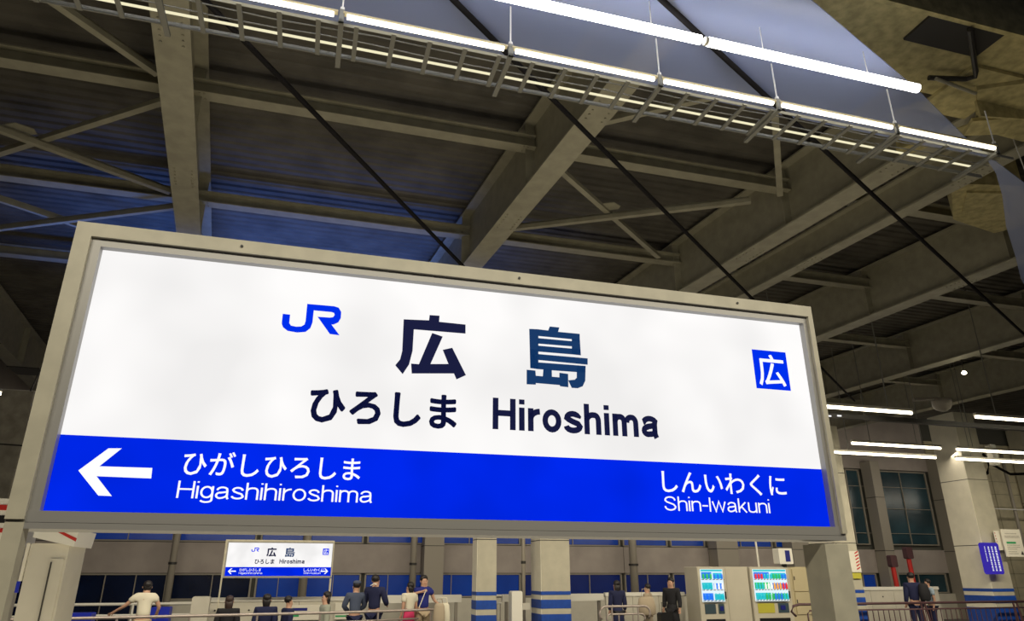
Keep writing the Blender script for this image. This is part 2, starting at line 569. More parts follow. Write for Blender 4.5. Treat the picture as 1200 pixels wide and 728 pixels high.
for i, s in enumerate(wires[1:]):
    o = build('hanger_wire', B().tube([(0, 0, 0), (0, 0, .41)], .007, 6).tube([(0, 0, 0), (0, 0, .03)], .018, 6), 'wire', loc=W(s, 4.44, 5.84), rot=(0, 0, TH))
    tag(o, 'thin bright hanger wire, %s from the left, holding the cable tray' % ['first', 'second', 'third', 'fourth', 'fifth', 'last'][i], 'wire', 'tray hanger wires')

# reflected lamps, built as glowing tubes under the haze pane
for a, c, lb in ((-2.1, .97, 'cut off by the top edge'), (1.02, 2.82, 'left one at the top of the picture'), (2.89, 5.08, 'right one ending at the haze pane edge')):
    t = thing('reflected_tube', 'wide bright tube standing for a reflected lamp under the haze pane, %s' % lb, 'lamp', a, 4.055, 5.95)
    build('tube', B().tube([(.0, 0, 0), (c - a, 0, 0)], .040, 10), 'tube_bright', t, smooth=True)
    build('end_cap', B().tube([(-.03, 0, 0), (0, 0, 0)], .037, 10), 'lamp_body', t)
    for q in (.25, .75):
        build('hanger', B().tube([((c - a) * q, 0, .03), ((c - a) * q, 0, .295)], .004, 6), 'wire', t)

# overhead line cables (thick, black)
for (a, c, lb) in (((-1.06, 5.23), (0.88, 8.04), 'left of the three, over the plain roof bay'), ((0.78, 4.45), (4.54, 7.52), 'middle of the three, crossing the central beam'),
                   ((2.38, 3.94), (7.01, 6.39), 'right of the three, crossing the lamp gap')):
    a, c = Vector(a), Vector(c)
    d = (c - a)
    a2, c2 = a - d * .6, c + d * 2.6
    path = [(a2 + (c2 - a2) * k / 12) for k in range(13)]
    path = [(p.x - a2.x, p.y - a2.y, 0) for p in path]
    o = build('overhead_cable', B().tube(path, .027, 8), 'cable', smooth=True, loc=W(a2.x, a2.y, 6.2), rot=(0, 0, TH))
    tag(o, 'thick black overhead cable, %s' % lb, 'cable')
o = build('hanger_wire', B().tube([(0, 0, 0), (.05, .1, 1.25)], .008, 6), 'wire', loc=W(8.5, 5.6, 6.3), rot=(0, 0, TH))
tag(o, 'pale thin wire hanging against the dark at the right edge', 'wire')

# ------------------------------------------------------------------ lettering
def ribbon(b, pts, wd, y, closed=False):
    P = [Vector((p[0], p[1])) for p in pts]
    n = len(P)
    L, R = [], []
    for i in range(n):
        a = P[i - 1] if (i > 0 or closed) else None
        c = P[(i + 1) % n] if (i < n - 1 or closed) else None
        d1 = (P[i] - a).normalized() if a is not None else None
        d2 = (c - P[i]).normalized() if c is not None else None
        d1 = d1 or d2
        d2 = d2 or d1
        n1 = Vector((-d1.y, d1.x))
        n2 = Vector((-d2.y, d2.x))
        m = (n1 + n2)
        m = m.normalized() if m.length > 1e-6 else n1
        k = wd / 2 / max(.45, m.dot(n1))
        L.append(P[i] + m * k)
        R.append(P[i] - m * k)
    vs = [(p.x, y, p.y) for p in L + R]
    fs = [(i, (i + 1) % n, (i + 1) % n + n, i + n) for i in range(n if closed else n - 1)]
    b.add(vs, fs)


def arc(cx, cy, rx, ry, a0, a1, k=10):
    return [(cx + rx * math.cos(math.radians(a0 + (a1 - a0) * i / k)), cy + ry * math.sin(math.radians(a0 + (a1 - a0) * i / k))) for i in range(k + 1)]


def glyph(ch, w):
    """strokes of a grotesque letter, cap height .72, x height .52; returns (strokes, advance)"""
    h = w / 2
    X, Cc = .53, .72
    sp = .035 + w * .35
    if ch == 'H':
        return [([(h, 0), (h, Cc)], 0), ([(.56 - h, 0), (.56 - h, Cc)], 0), ([(h, .375), (.56 - h, .375)], 0)], .56 + sp
    if ch == 'I':
        return [([(h, 0), (h, Cc)], 0)], w + sp
    if ch == 'i':
        return [([(h, 0), (h, X)], 0), ([(h, Cc - w * .85), (h, Cc)], 0)], w + sp
    if ch == '-':
        return [([(0, .29), (.27, .29)], 0)], .27 + sp
    if ch == 'r':
        return [([(h, 0), (h, X)], 0), ([(h, .28)] + arc(.30, .28, .30 - h, X - h - .28, 170, 90, 6), 0)], .31 + sp * .6
    if ch == 'o':
        return [(arc(.24, X / 2, .24 - h, X / 2 - h + .005, 0, 342, 19), 1)], .48 + sp
    if ch in 'nh':
        st = [([(h, 0), (h, Cc if ch == 'h' else X)], 0)]
        st.append(([(h, X - .2)] + arc(.225, X - h - .15, .225 - h, .15, 165, 90, 6)[0:] + arc(.27, X - h - .14, .17 - h * .0 - h + .0, .14, 80, 0, 6) + [(.44 - h, 0)], 0))
        return st, .44 + sp
    if ch == 'm':
        st = [([(h, 0), (h, X)], 0)]
        for x0 in (0, .31):
            st.append(([(x0 + h, X - .2)] + arc(x0 + .18, X - h - .13, .18 - h, .13, 165, 90, 5) + arc(x0 + .21, X - h - .13, .17 - h, .13, 80, 0, 5) + [(x0 + .38 - h, 0)], 0))
        return st, .69 + sp
    if ch == 'u':
        return [([(.44 - h, 0), (.44 - h, X)], 0), ([(h, X), (h, .18)] + arc(.20, .16, .20 - h, .16 - h, 180, 270, 6) + arc(.23, .2, .21 - h, .2 - h, 280, 350, 5), 0)], .44 + sp
    if ch == 'a':
        return [([(.055, .37)] + arc(.23, X - h - .12, .17, .12, 165, 30, 8) + [(.43 - h, .33), (.43 - h, .10), (.455 - h, .03), (.47 - h, 0)], 0),
                ([(.43 - h, .31), (.33, .295), (.17, .265)] + arc(.165, .155 + (w - .08) * .2, .165 - h, .155 - h + .0, 95, 270, 8) + [(.26, h + .02), (.36, .11), (.43 - h, .19)], 0)], .47 + sp
    if ch == 's':
        return [([(.40 - h * .8, .375)] + arc(.21, X - h - .105, .165 - h * .2, .105, 20, 180, 7) + [(.10, .325), (.21, .275), (.34, .23)] + arc(.215, h + .10, .195 - h * .3, .10, 20, -180, 9)[1:], 0)], .42 + sp
    if ch == 'S':
        return [([(.50, .51)] + arc(.28, Cc - h - .15, .22, .15, 10, 190, 8) + [(.14, .43), (.29, .375), (.44, .31)] + arc(.285, h + .17, .235, .17, 20, -185, 10)[1:], 0)], .57 + sp
    if ch == 'g':
        return [(arc(.22, X / 2 + .01, .22 - h, X / 2 - h - .005, 0, 342, 19), 1), ([(.44 - h, X), (.44 - h, -.04)] + arc(.22, -.05, .22 - h, .13 - h + .0, 0, -165, 8), 0)], .44 + sp
    if ch == 'k':
        return [([(h, 0), (h, Cc)], 0), ([(h, .18), (.40 - h, X)], 0), ([(.16, .30), (.43 - h, 0)], 0)], .43 + sp * .8
    if ch == 'w':
        return [([(h * .8, X), (.175, 0 + h), (.33, X), (.485, h), (.66 - h * .8, X)], 0), ([(.145, .02), (.2, .02)], 0), ([(.46, .02), (.51, .02)], 0)], .66 + sp
    return [], .3


def latin(txt, wd, x0, x1, z0, z1, y):
    """write txt so that it fills x0..x1 and its capital height z0..z1"""
    parts = []
    x = 0
    for ch in txt:
        st, ad = glyph(ch, wd)
        for p, cl in st:
            parts.append(([(a + x, c) for a, c in p], cl))
        x += ad
    b = B()
    for p, cl in parts:
        ribbon(b, p, wd, y, bool(cl))
    xm = max(v[0] for v in b.v)
    kx = (x1 - x0) / xm
    kz = (z1 - z0) / .72
    b.v = [(x0 + v[0] * kx, v[1], z0 + v[2] * kz) for v in b.v]
    return b


def kana(txt, bold, x0, x1, z0, z1, y):
    """each sign as a flat mesh, scaled into the given box; thickened by laying shifted copies together"""
    cu = bpy.data.curves.new('lettering', 'FONT')
    cu.body = txt
    cu.size = 1
    cu.resolution_u = 3
    ob = bpy.data.objects.new('lettering', cu)
    COL.objects.link(ob)
    dg = bpy.context.evaluated_depsgraph_get()
    dg.update()
    me = bpy.data.meshes.new_from_object(ob.evaluated_get(dg))
    vs = [tuple(v.co) for v in me.vertices]
    fs = [tuple(p.vertices) for p in me.polygons]
    bpy.data.objects.remove(ob)
    bpy.data.curves.remove(cu)
    bpy.data.meshes.remove(me)
    b = B()
    k = 12 if bold else 1
    for i in range(k):
        dx = bold * math.cos(2 * PI * i / k)
        dy = bold * math.sin(2 * PI * i / k)
        b.add([(v[0] + dx, 0, v[1] + dy) for v in vs], fs)
    ax, bx = min(v[0] for v in b.v), max(v[0] for v in b.v)
    az, bz = min(v[2] for v in b.v), max(v[2] for v in b.v)
    b.v = [(x0 + (v[0] - ax) / (bx - ax) * (x1 - x0), y, z0 + (v[2] - az) / (bz - az) * (z1 - z0)) for v in b.v]
    return b


def polys(L, y):
    b = B()
    for p in L:
        n = len(p)
        b.add([(x, y, z) for x, z in p], [tuple(range(n))])
    return b


def flat(name, b, m, parent):
    me = bpy.data.meshes.new(name)
    me.from_pydata(b.v, [], b.f)
    bm = bmesh.new()
    bm.from_mesh(me)
    bmesh.ops.triangulate(bm, faces=[f for f in bm.faces if len(f.verts) > 4], ngon_method='EAR_CLIP')
    bmesh.ops.recalc_face_normals(bm, faces=bm.faces)
    bm.to_mesh(me)
    bm.free()
    me.materials.append(M[m])
    o = bpy.data.objects.new(name, me)
    COL.objects.link(o)
    o.parent = parent
    return o


HIRO = [[(1.0537, 2.6543), (1.1506, 2.6598), (1.1522, 2.6816), (1.1908, 2.6829), (1.1901, 2.6577), (1.2942, 2.6567), (1.2951, 2.6195), (1.0942, 2.6175), (1.0937, 2.5318), (1.0831, 2.4775), (1.0616, 2.4393), (1.0325, 2.4709), (1.0491, 2.4951), (1.0551, 2.5285)], [(1.165, 2.6098), (1.2062, 2.5991), (1.1636, 2.4864), (1.2319, 2.492), (1.2081, 2.546), (1.2446, 2.5576), (1.3007, 2.4535), (1.2646, 2.4343), (1.2542, 2.4565), (1.095, 2.4442), (1.0907, 2.4822), (1.12, 2.4821)]]
SHIMA = [[(1.5543, 2.6641), (1.5929, 2.6661), (1.5906, 2.5001), (1.557, 2.5015)], [(1.5904, 2.6659), (1.6343, 2.665), (1.6414, 2.6827), (1.6824, 2.6824), (1.6768, 2.6631), (1.7699, 2.6633), (1.7696, 2.6317), (1.7342, 2.6302), (1.7344, 2.637), (1.5917, 2.6373)], [(1.7344, 2.6387), (1.7698, 2.6377), (1.7717, 2.5719), (1.7332, 2.5728)], [(1.5899, 2.6287), (1.7358, 2.6286), (1.7351, 2.6065), (1.5896, 2.6053)], [(1.5895, 2.597), (1.7348, 2.5973), (1.7692, 2.5977), (1.7717, 2.5727), (1.5891, 2.5721)], [(1.589, 2.5621), (1.8006, 2.5617), (1.7995, 2.5349), (1.5886, 2.5375)], [(1.5572, 2.5251), (1.591, 2.5278), (1.7907, 2.5292), (1.7878, 2.5008), (1.6461, 2.4996), (1.5881, 2.4999), (1.557, 2.5015)], [(1.5572, 2.58), (1.591, 2.58), (1.591, 2.5278), (1.5572, 2.5251)], [(1.7521, 2.5261), (1.7907, 2.5292), (1.7865, 2.4678), (1.7746, 2.4441), (1.7531, 2.4345), (1.7279, 2.4343), (1.7137, 2.4641), (1.7416, 2.4686), (1.7504, 2.4774)], [(1.5422, 2.4939), (1.5782, 2.4935), (1.5796, 2.4726), (1.6083, 2.4724), (1.6113, 2.5034), (1.6461, 2.5021), (1.6464, 2.4736), (1.6771, 2.4735), (1.6776, 2.4923), (1.7145, 2.4902), (1.7137, 2.4357), (1.6795, 2.4373), (1.678, 2.442), (1.5792, 2.4429), (1.5791, 2.4365), (1.5417, 2.4354)]]
JRL = [[(0.6165, 2.6315), (0.6422, 2.6309), (0.6428, 2.5983), (0.6496, 2.5893), (0.6675, 2.587), (0.6856, 2.5895), (0.6959, 2.5979), (0.6983, 2.6104), (0.6974, 2.6789), (0.7935, 2.6799), (0.8107, 2.6759), (0.8212, 2.6602), (0.8218, 2.6352), (0.8141, 2.6178), (0.7983, 2.6079), (0.7908, 2.6072), (0.8229, 2.5684), (0.7881, 2.57), (0.7387, 2.6325), (0.7824, 2.6337), (0.7935, 2.6364), (0.7988, 2.6453), (0.7958, 2.6534), (0.7865, 2.6557), (0.723, 2.6558), (0.723, 2.6087), (0.7178, 2.5862), (0.7024, 2.5701), (0.6735, 2.5649), (0.6402, 2.5682), (0.6229, 2.5802), (0.617, 2.5942)]]
ARROW = [[(0.069, 2.0511), (0.1407, 2.1236), (0.179, 2.1254), (0.1253, 2.0665), (0.278, 2.0671), (0.2802, 2.034), (0.123, 2.0355), (0.1774, 1.9762), (0.1389, 1.9769)]]


def station_sign(label, s, n, z, k, right_arrow, ht, lp, rp):
    """backlit name board; origin at the lower left corner of the lit face, z=1.93 in board units"""
    e = thing('station_sign', label, 'sign', s, n, 0)
    zo = z - 1.93 * k           # board units -> metres above the floor

    def T(b):
        b.v = [(v[0] * k, v[1] * k, v[2] * k + zo) for v in b.v]
        return b
    fb = B()
    fb.box(-.085, 2.885, -.045, .16, 2.835, 2.885)          # top rail
    fb.box(-.085, -.034, -.045, .16, 1.90, 2.835)
    fb.box(2.862, 2.885, -.045, .16, 1.90, 2.835)
    build('frame', T(fb), 'frame', e)
    fb = B()
    fb.box(-.034, 2.862, -.030, .14, 2.806, 2.835)
    fb.box(-.034, -.003, -.030, .14, 1.875, 2.806)
    fb.box(2.843, 2.862, -.030, .14, 1.875, 2.806)
    fb.box(-.085, 2.885, -.035, .16, 1.893, 1.926)
    build('bezel', T(fb), 'bezel', e)
    build('underside_lip', T(B().box(-.080, 2.885, -.034, .16, 1.874, 1.892)), 'bezel', e)
    build('back_box', T(B().box(-.03, 2.86, .02, .15, 1.93, 2.80)), 'frame', e)
    for x in (.45, 1.5, 2.5):
        build('screw', T(B().tube([(x, -.05, 2.86), (x, -.044, 2.86)], .005, 8)), 'dark_steel', e)
    wf = build('white_face', T(B().box(-.003, 2.843, 0, .02, 2.161, 2.806)), 'sign_white', e)
    bf = build('blue_band', T(B().box(-.003, 2.843, 0, .02, 1.926, 2.161)), 'sign_blue', e)
    Y = -.002
    flat('kanji_lettering', T(polys(HIRO, Y)), 'sign_ink', e)
    flat('kanji_lettering', T(polys(SHIMA, Y)), 'sign_ink_reflect', e)
    lo = flat('company_logo', T(polys(JRL, Y)), 'logo_blue', e)
    flat('kana_lettering', T(kana('ひろしま', .03, .742, 1.270, 2.243, 2.372, Y)), 'sign_ink', e)
    flat('latin_lettering', T(latin('Hiroshima', .138, 1.407, 2.094, 2.254, 2.374, Y)), 'sign_ink', e)
    flat('kana_lettering', T(kana('ひがしひろしま', .010, .367, .935, 2.049, 2.128, Y)), 'letter_white', e)
    flat('latin_lettering', T(latin('Higashihiroshima', .072, .362, .982, 1.976, 2.030, Y)), 'letter_white', e)
    flat('kana_lettering', T(kana('しんいわくに', .010, 2.092, 2.655, 2.044, 2.128, Y)), 'letter_white', e)
    flat('latin_lettering', T(latin('Shin-Iwakuni', .072, 2.094, 2.566, 1.976, 2.030, Y)), 'letter_white', e)
    sq = flat('area_mark', T(B().add([(2.575, Y, 2.493), (2.747, Y, 2.493), (2.747, Y, 2.668), (2.575, Y, 2.668)], [(0, 1, 2, 3)])), 'logo_blue', e)
    hk = flat('area_mark_lettering', T(kana('広', .014, 2.593, 2.728, 2.508, 2.650, -.003)), 'letter_white', sq)
    flat('arrow', T(polys(ARROW, Y)), 'letter_white', e)
    if right_arrow:
        flat('arrow', T(polys([[(2.84 - x, zz) for x, zz in ARROW[0]]], Y)), 'letter_white', e)
    build('post', B().box(lp[0] * k, lp[1] * k, -.035 * k, .015 * k, 0, 1.90 * k + zo), 'frame', e)
    build('post', B().box(rp[0] * k, rp[1] * k, -.035 * k, .10 * k, 0, 1.86 * k + zo), 'frame', e)
    return e


station_sign('huge backlit white and blue station name board filling the centre', -.7585, 2.509, 1.93, 1.0, False, 0, (-.085, -.034), (2.775, 2.885))
station_sign('small distant station name board with two arrows below the huge one', -1.70, 19.5, 1.69, .886, True, 0, (-.085, -.045), (2.835, 2.885))

# ------------------------------------------------------------------ far wall with windows
NW = 25.0
wb = B()
wb.box(-16, 26.4, NW + .15, NW + .5, -.0, 8.2)
struct('wall_back', wb, 'wallgap')
bandx = [-16, -11, -6.5, -3.7, .2, 4.0, 7.6, 11.5, 15.2, 18.2, 21.9, 26.4]
for i in range(len(bandx) - 1):
    o = struct('trim_%d' % (i + 2), B().bbox(bandx[i] + .01, bandx[i + 1] - .01, NW - .02, NW + .14, 1.76, 2.66, .012), 'wallband')
struct('trim_14', B().box(-16, 26.4, NW - .02, NW + .14, 5.95, 8.2), 'wallband')
# windows: frame with separate panes
wn = [2]


def window(x0, x1, z0, z1, panes, m):
    fr = B().box(x0, x1, NW - .0, NW + .12, z1 - .04, z1).box(x0, x1, NW, NW + .12, z0, z0 + .04)
    fr.box(x0, x0 + .05, NW, NW + .12, z0, z1).box(x1 - .05, x1, NW, NW + .12, z0, z1)
    o = struct('window_%d' % wn[0], fr, 'mullion')
    wn[0] += 1
    wd = (x1 - x0 - .1) / panes
    for i in range(panes):
        p = build('pane', B().box(x0 + .06 + wd * i, x0 + .04 + wd * (i + 1), NW + .05, NW + .065, z0 + .05, z1 - .05), m, o)
        if i:
            build('mullion', B().box(x0 + .05 + wd * i - .012, x0 + .05 + wd * i + .012, NW - .0, NW + .10, z0 + .04, z1 - .04), 'mullion', o)
    return o


edges = [-11, -6.5, -3.75, -1.3, .2, 2.1, 3.75, 7.6, 11.45, 13.4, 15.0, 18.0, 19.9, 21.9]
for i in range(len(edges) - 1):
    a, c = edges[i] + .06, edges[i + 1] - .06
    up = 'glass_blue' if i else 'glass_dark'
    window(a, c, 2.68, 5.93, 1 + (c - a > 2.5), up)
    window(a, c, .98 if i > 1 else .1, 1.74, 2 + (c - a > 2.5), 'glass_dark' if i < 3 else ('glass_blue' if i < 7 else 'glass_navy'))
window(21.95, 22.65, 2.85, 5.9, 1, 'glass_teal')
window(23.35, 26.2, 2.85, 5.9, 2, 'glass_teal')
window(21.95, 22.65, .98, 1.74, 1, 'glass_blue')
window(23.35, 26.2, .98, 1.74, 2, 'glass_teal')
sl = B()
for z in (3.3, 4.3, 5.2):
    sl.box(21.95, 26.2, NW - .03, NW - .015, z, z + .02)
build('glazing_bar', sl, 'mullion', o if False else None)
go = [q for q in bpy.data.objects if q.name.startswith('glazing_bar')][0]
go['kind'] = 'structure'
go.name = 'trim_15'
# sill
struct('trim_16', B().box(-3.7, 26.4, NW - .12, NW + .1, .0, .96), 'white_paint')
struct('trim_17', B().box(-16, -3.7, NW - .05, NW + .1, -.0, .1), 'wallband')

# right-hand boarded wall
wr = B().box(26.4, 42, NW + .06, NW + .4, 0, 8.2)
WR = struct('wall_right', wr, 'wallgap')
pl = None
xs = [26.45, 27.35, 29.9, 32.4, 34.9, 37.4]
for i in range(len(xs) - 1):
    for j in range(13):
        z0 = .05 + j * .56
        b = B().bbox(xs[i] + .02, xs[i + 1] - .02, NW - .0 - random.random() * .012, NW + .055, z0, z0 + .545, .012)
        build('board', b, 'board', WR, rot=(0, 0, 0))

# wall columns / pilasters and pipes
def column(s, n, wd, dp, h, label, m='column', stripes=False, left=None, sp=0):
    e = thing('column', label, 'column', s, n, 0)
    build('shaft', B().box(0, wd, 0, dp, 0, h), m, e)
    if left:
        build('lit_side_face', B().box(-.02, -.002, .01, dp - .01, 0, h), left, e)  # thin skin carrying the painted brightness of the lit side
    for zz in ([2.6, 4.7] if h > 4 else [1.9]):
        build('joint', B().box(-.024, wd + .004, -.004, dp, zz, zz + .02), 'dark_steel', e)
    if stripes:
        for a, c in ((1.20, 1.29), (.86, 1.08), (.0, .72)):
            build('stripe', B().box(-.026, wd + .006, -.008, dp, a, c), 'blue_paint', e)
    return e


column(4.62, 19.3, .52, .55, 5.9, 'pale column with blue base stripes left of centre under the board', stripes=True, left='column_lit')
column(6.42, 19.3, .82, .9, 5.9, 'wide grey column with blue base stripes under the board, right one of the pair', stripes=True, left='column_lit')
column(21.35, 18.7, .85, 1.1, 7.0, 'tall white clad column at right with purple sign', stripes=True, left='column_lit')
column(15.55, 18.6, .75, 1.2, 6.2, 'wide pale column right behind the edge of the huge board', stripes=True, left='column_lit')
column(4.0, 24.3, .65, .6, 6.9, 'grey wall column behind the two talking women', m='mullion')
column(-4.55, 12.0, .42, .45, 4.35, 'old concrete column at the left edge behind the huge board', m='concrete')
column(15.0, 24.3, .9, .6, 6.9, 'grey wall pilaster above the white vending machine', m='mullion')
column(18.3, 24.3, 1.1, .6, 6.9, 'grey wall pilaster behind the tan cabinet', m='mullion')
column(22.75, 24.4, .45, .55, 6.2, 'slim pale pilaster between the dark windows at right', m='mullion')
column(26.35, 24.3, .35, .7, 6.6, 'narrow wall pilaster at the right end of the dark windows', m='mullion')
column(27.6, 24.2, .9, .7, 8.0, 'broad pilaster on the boarded wall right of the purple sign', m='column')
column(31.3, 24.2, .8, .7, 8.0, 'broad pilaster on the boarded wall at the right edge', m='column')
for s, n, r, h, lb in ((3.62, 24.2, .10, 6.9, 'brownish round downpipe beside the grey wall column'), (11.55, 24.3, .14, 6.9, 'pale round downpipe above the woman in black'),
                       (6.05, 19.8, .055, 5.5, 'slim steel pole between the two striped columns'), (7.5, 20.2, .06, 5.5, 'slim grey pole right of the wide striped column'),
                       (-3.65, 24.4, .10, 6.9, 'pale pole left behind the woman in white'), (.22, 24.4, .12, 6.9, 'grey mullion post behind the small name board'),
                       (29.6, 24.0, .07, 6.9, 'thin downpipe on the boarded wall at right')):
    e = thing('downpipe', lb, 'pipe', s, n, 0)
    build('pipe', B().tube([(0, 0, 0), (0, 0, h)], r, 12), 'mullion', e, smooth=True)
    build('clamp', B().tube([(0, 0, 2.0), (0, 0, 2.07)], r * 1.25, 12), 'dark_steel', e)
e = thing('pipe_cluster', 'pale vertical pipes beside the old concrete column at left', 'pipe', -4.06, 12.1, 0)
build('pipe', B().tube([(0, 0, 0), (0, 0, 4.0), (-.05, 0, 4.15), (-.2, 0, 4.25)], .035, 8), 'white_paint', e)
build('pipe', B().tube([(.1, 0, 0), (.1, 0, 3.8)], .02, 8), 'white_paint', e)
build('cross_wire', B().tube([(-.8, -.1, 3.55), (.6, -.1, 3.50)], .012, 6), 'dark_steel', e)

# ------------------------------------------------------------------ far platform lamps
for a, c, n0, z0, lb in ((8.6, 12.47, 11.93, 5.0, 'lit strip lamp just right of the huge board, nearest row'), (14.15, 18.0, 11.85, 5.0, 'lit strip lamp at the right edge, nearest row'),
                         (13.9, 16.85, 15.4, 5.0, 'lit strip lamp over the far platform, upper of the middle pair'), (14.4, 18.12, 16.8, 5.0, 'lit strip lamp over the far platform, lower of the middle pair'),
                         (17.42, 21.6, 15.4, 5.0, 'lit strip lamp at the right edge, upper of the right pair'), (18.9, 24.0, 16.8, 5.0, 'lit strip lamp at the right edge, lower of the right pair'),
                         (-9, -4.6, 15.4, 5.0, 'lit strip lamp beyond the left edge')):
    t = thing('strip_lamp', lb, 'lamp', a, n0, z0)
    build('tube', B().tube([(0, 0, 0), (c - a, 0, 0)], .03, 8), 'tube_far', t)
    build('housing', B().box(-.02, c - a + .02, -.04, .04, .035, .09), 'lamp_body', t)
    for q in (.6, c - a - .6):
        build('hanger', B().tube([(q, 0, .08), (q, 0, 3.2)], .012, 6), 'galv', t)
e = thing('cable_duct', 'dark cable duct with small glints below the nearest far lamps', 'duct', 8.8, 12.55, 4.95)
build('duct', B().box(0, 16, 0, .12, 0, .1), 'dark_steel', e)
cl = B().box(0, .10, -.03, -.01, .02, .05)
c0 = build('glint', cl, 'letter_white', e)  # glowing chips added as highlights along the duct
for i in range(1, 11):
    inst('glint', c0.data, e, (i * .22 + (i % 3) * .05, 0, -.02 * (i % 2)))
for s_, n_, z_, k_, top, lb in ((-4.07, 12.0, 4.95, .6, 3.2, 'tiny lit round lamp beside the left edge of the huge board'), (16.2, 13.6, 6.6, 1, 1.6, 'tiny lit yellowish lamp high under the dark roof at right')):
    e = thing('small_lamp', lb, 'lamp', s_, n_, z_)
    build('lamp_head', B().lathe([(.03 * k_, 0), (.06 * k_, .02), (.06 * k_, .05), (.03 * k_, .09)], (0, 0, 0), 10), 'tube_far', e)
    build('rod', B().tube([(0, 0, .09), (0, 0, top)] if top < 2 else [(0, 0, 0), (-.15, .1, -.62)], .012, 6), 'dark_steel', e)
e = thing('security_camera', 'round white dome camera bracket under the roof at right', 'camera', 14.0, 12.6, 5.5)
build('bracket', B().tube([(-.7, 0, 0), (0, 0, .08)], .04, 8), 'mullion', e)
build('dome', B().lathe([(.05, -.22), (.16, -.16), (.22, -.05), (.22, .06), (.1, .1)], (.12, 0, 0), 12), 'mullion', e, smooth=True)
# loudspeaker on the white column
o = build('loudspeaker', B().bbox(-.12, .12, -.1, .1, -.35, .35, .03), 'white_bright', loc=W(22.55, 18.6, 5.55), rot=(0, 0, TH))
tag(o, 'slim white wall speaker right of the tall white column', 'speaker')
o = build('round_sign', B().tube([(0, 0, 0), (0, -.05, 0)], .17, 16), 'white_bright', loc=W(28.0, 24.19, 3.95), rot=(0, 0, TH))
tag(o, 'small round white plate on the boarded wall at right', 'plate')
path = [(0, 0, 0), (.3, 0, -.25), (.7, 0, -.3), (1.1, 0, -.1), (1.3, 0, .3), (1.1, 0, .6), (1.5, 0, .2), (2.2, 0, -.1), (3.2, 0, -.05)]
o = build('cable_bundle', B().tube(path, .05, 8), 'cable', loc=W(23.3, 20.5, 5.35), rot=(0, 0, TH))
tag(o, 'drooping tangle of dark cables below the right pair of lamps', 'cable')
# roof over the far platform, seen as a pale sloping panel
e = thing('wall_conduit', 'thin conduit across the boarded wall at right', 'pipe', 26.5, 23.9, 4.35)
build('conduit', B().tube([(0, 0, 0), (5.5, 0, -.05)], .025, 6), 'wire', e)

# ------------------------------------------------------------------ purple and paper signs at right
e = thing('hanging_sign', 'purple lit vertical sign with white writing on the white column', 'sign', 20.95, 18.5, 1.72)
build('panel', B().bbox(0, .68, -.1, .02, 0, .95, .05), 'purple', e)
for i in range(4):
    for j in range(7):
        if (i + j) % 6 != 5:
            flat('lettering', B().add([(.09 + i * .14, -.103, .12 + j * .11), (.16 + i * .14, -.103, .12 + j * .11), (.16 + i * .14, -.103, .20 + j * .11), (.09 + i * .14, -.103, .20 + j * .11)], [(0, 1, 2, 3)]), 'letter_white', e) if False else None
lt = B()
for i, wd in enumerate((.035, .06, .06, .08)):
    for j in range(8):
        z = .10 + j * .095
        x = .08 + i * .14
        if i == 0 and j < 3:
            continue
        lt.add([(x, -.103, z), (x + wd, -.103, z), (x + wd, -.103, z + .02), (x, -.103, z + .02)], [(0, 1, 2, 3)])
        lt.add([(x + wd * .4, -.103, z), (x + wd * .6, -.103, z), (x + wd * .6, -.103, z + .07), (x + wd * .4, -.103, z + .07)], [(0, 1, 2, 3)])
        lt.add([(x, -.103, z + .05), (x + wd, -.103, z + .05), (x + wd, -.103, z + .065), (x, -.103, z + .065)], [(0, 1, 2, 3)])
flat('lettering', lt, 'letter_white', e)
e = thing('notice_board', 'white safety notice with green stripe on the dark column at right', 'notice', 21.95, 18.5, 2.25)
build('panel', B().bbox(0, .78, -.06, -.02, 0, .85, .01), 'paper', e)
flat('stripe', B().add([(.10, -.063, .40), (.5, -.063, .40), (.5, -.063, .46), (.10, -.063, .46)], [(0, 1, 2, 3)]), 'green', e)
lt = B()
for z, a, c in ((.70, .12, .6), (.62, .08, .7), (.58, .08, .7), (.34, .1, .6), (.28, .1, .62), (.22, .1, .5), (.14, .1, .45), (.08, .1, .5)):
    x = a
    while x < c:
        lt.add([(x, -.063, z), (x + .03, -.063, z), (x + .03, -.063, z + .025), (x, -.063, z + .025)], [(0, 1, 2, 3)])
        x += .045
flat('lettering', lt, 'mullion', e)
flat('warning_triangle', polys([[(.60, .06), (.74, .06), (.67, .18)]], -.063), 'dark_steel', e)
for s, z, lb, hh in ((21.75, 2.45, 'red and white hatched tape notice on the white column', .6), (15.84, 1.78, 'small poster with red hatching on the pale column', .60)):
    e = thing('poster', lb, 'poster', s, 18.5, z)
    build('sheet', B().box(0, .45, .05, .07, 0, hh), 'paper', e)
    lt = B()
    for i in range(6):
        z0 = .06 + i * .09
        lt.add([(.30, .047, z0), (.43, .047, z0 + .06), (.43, .047, z0 + .10), (.30, .047, z0 + .04)], [(0, 1, 2, 3)])
        lt.add([(.02, .047, z0), (.05, .047, z0), (.05, .047, z0 + .04), (.02, .047, z0 + .04)], [(0, 1, 2, 3)])
    flat('hatching', lt, 'red', e)
o = build('sticker', B().box(0, .42, .05, .07, 0, .16), 'yellow', loc=W(15.84, 18.5, 1.6), rot=(0, 0, TH))
tag(o, 'small yellow-green sticker below the red hatched poster', 'sticker')

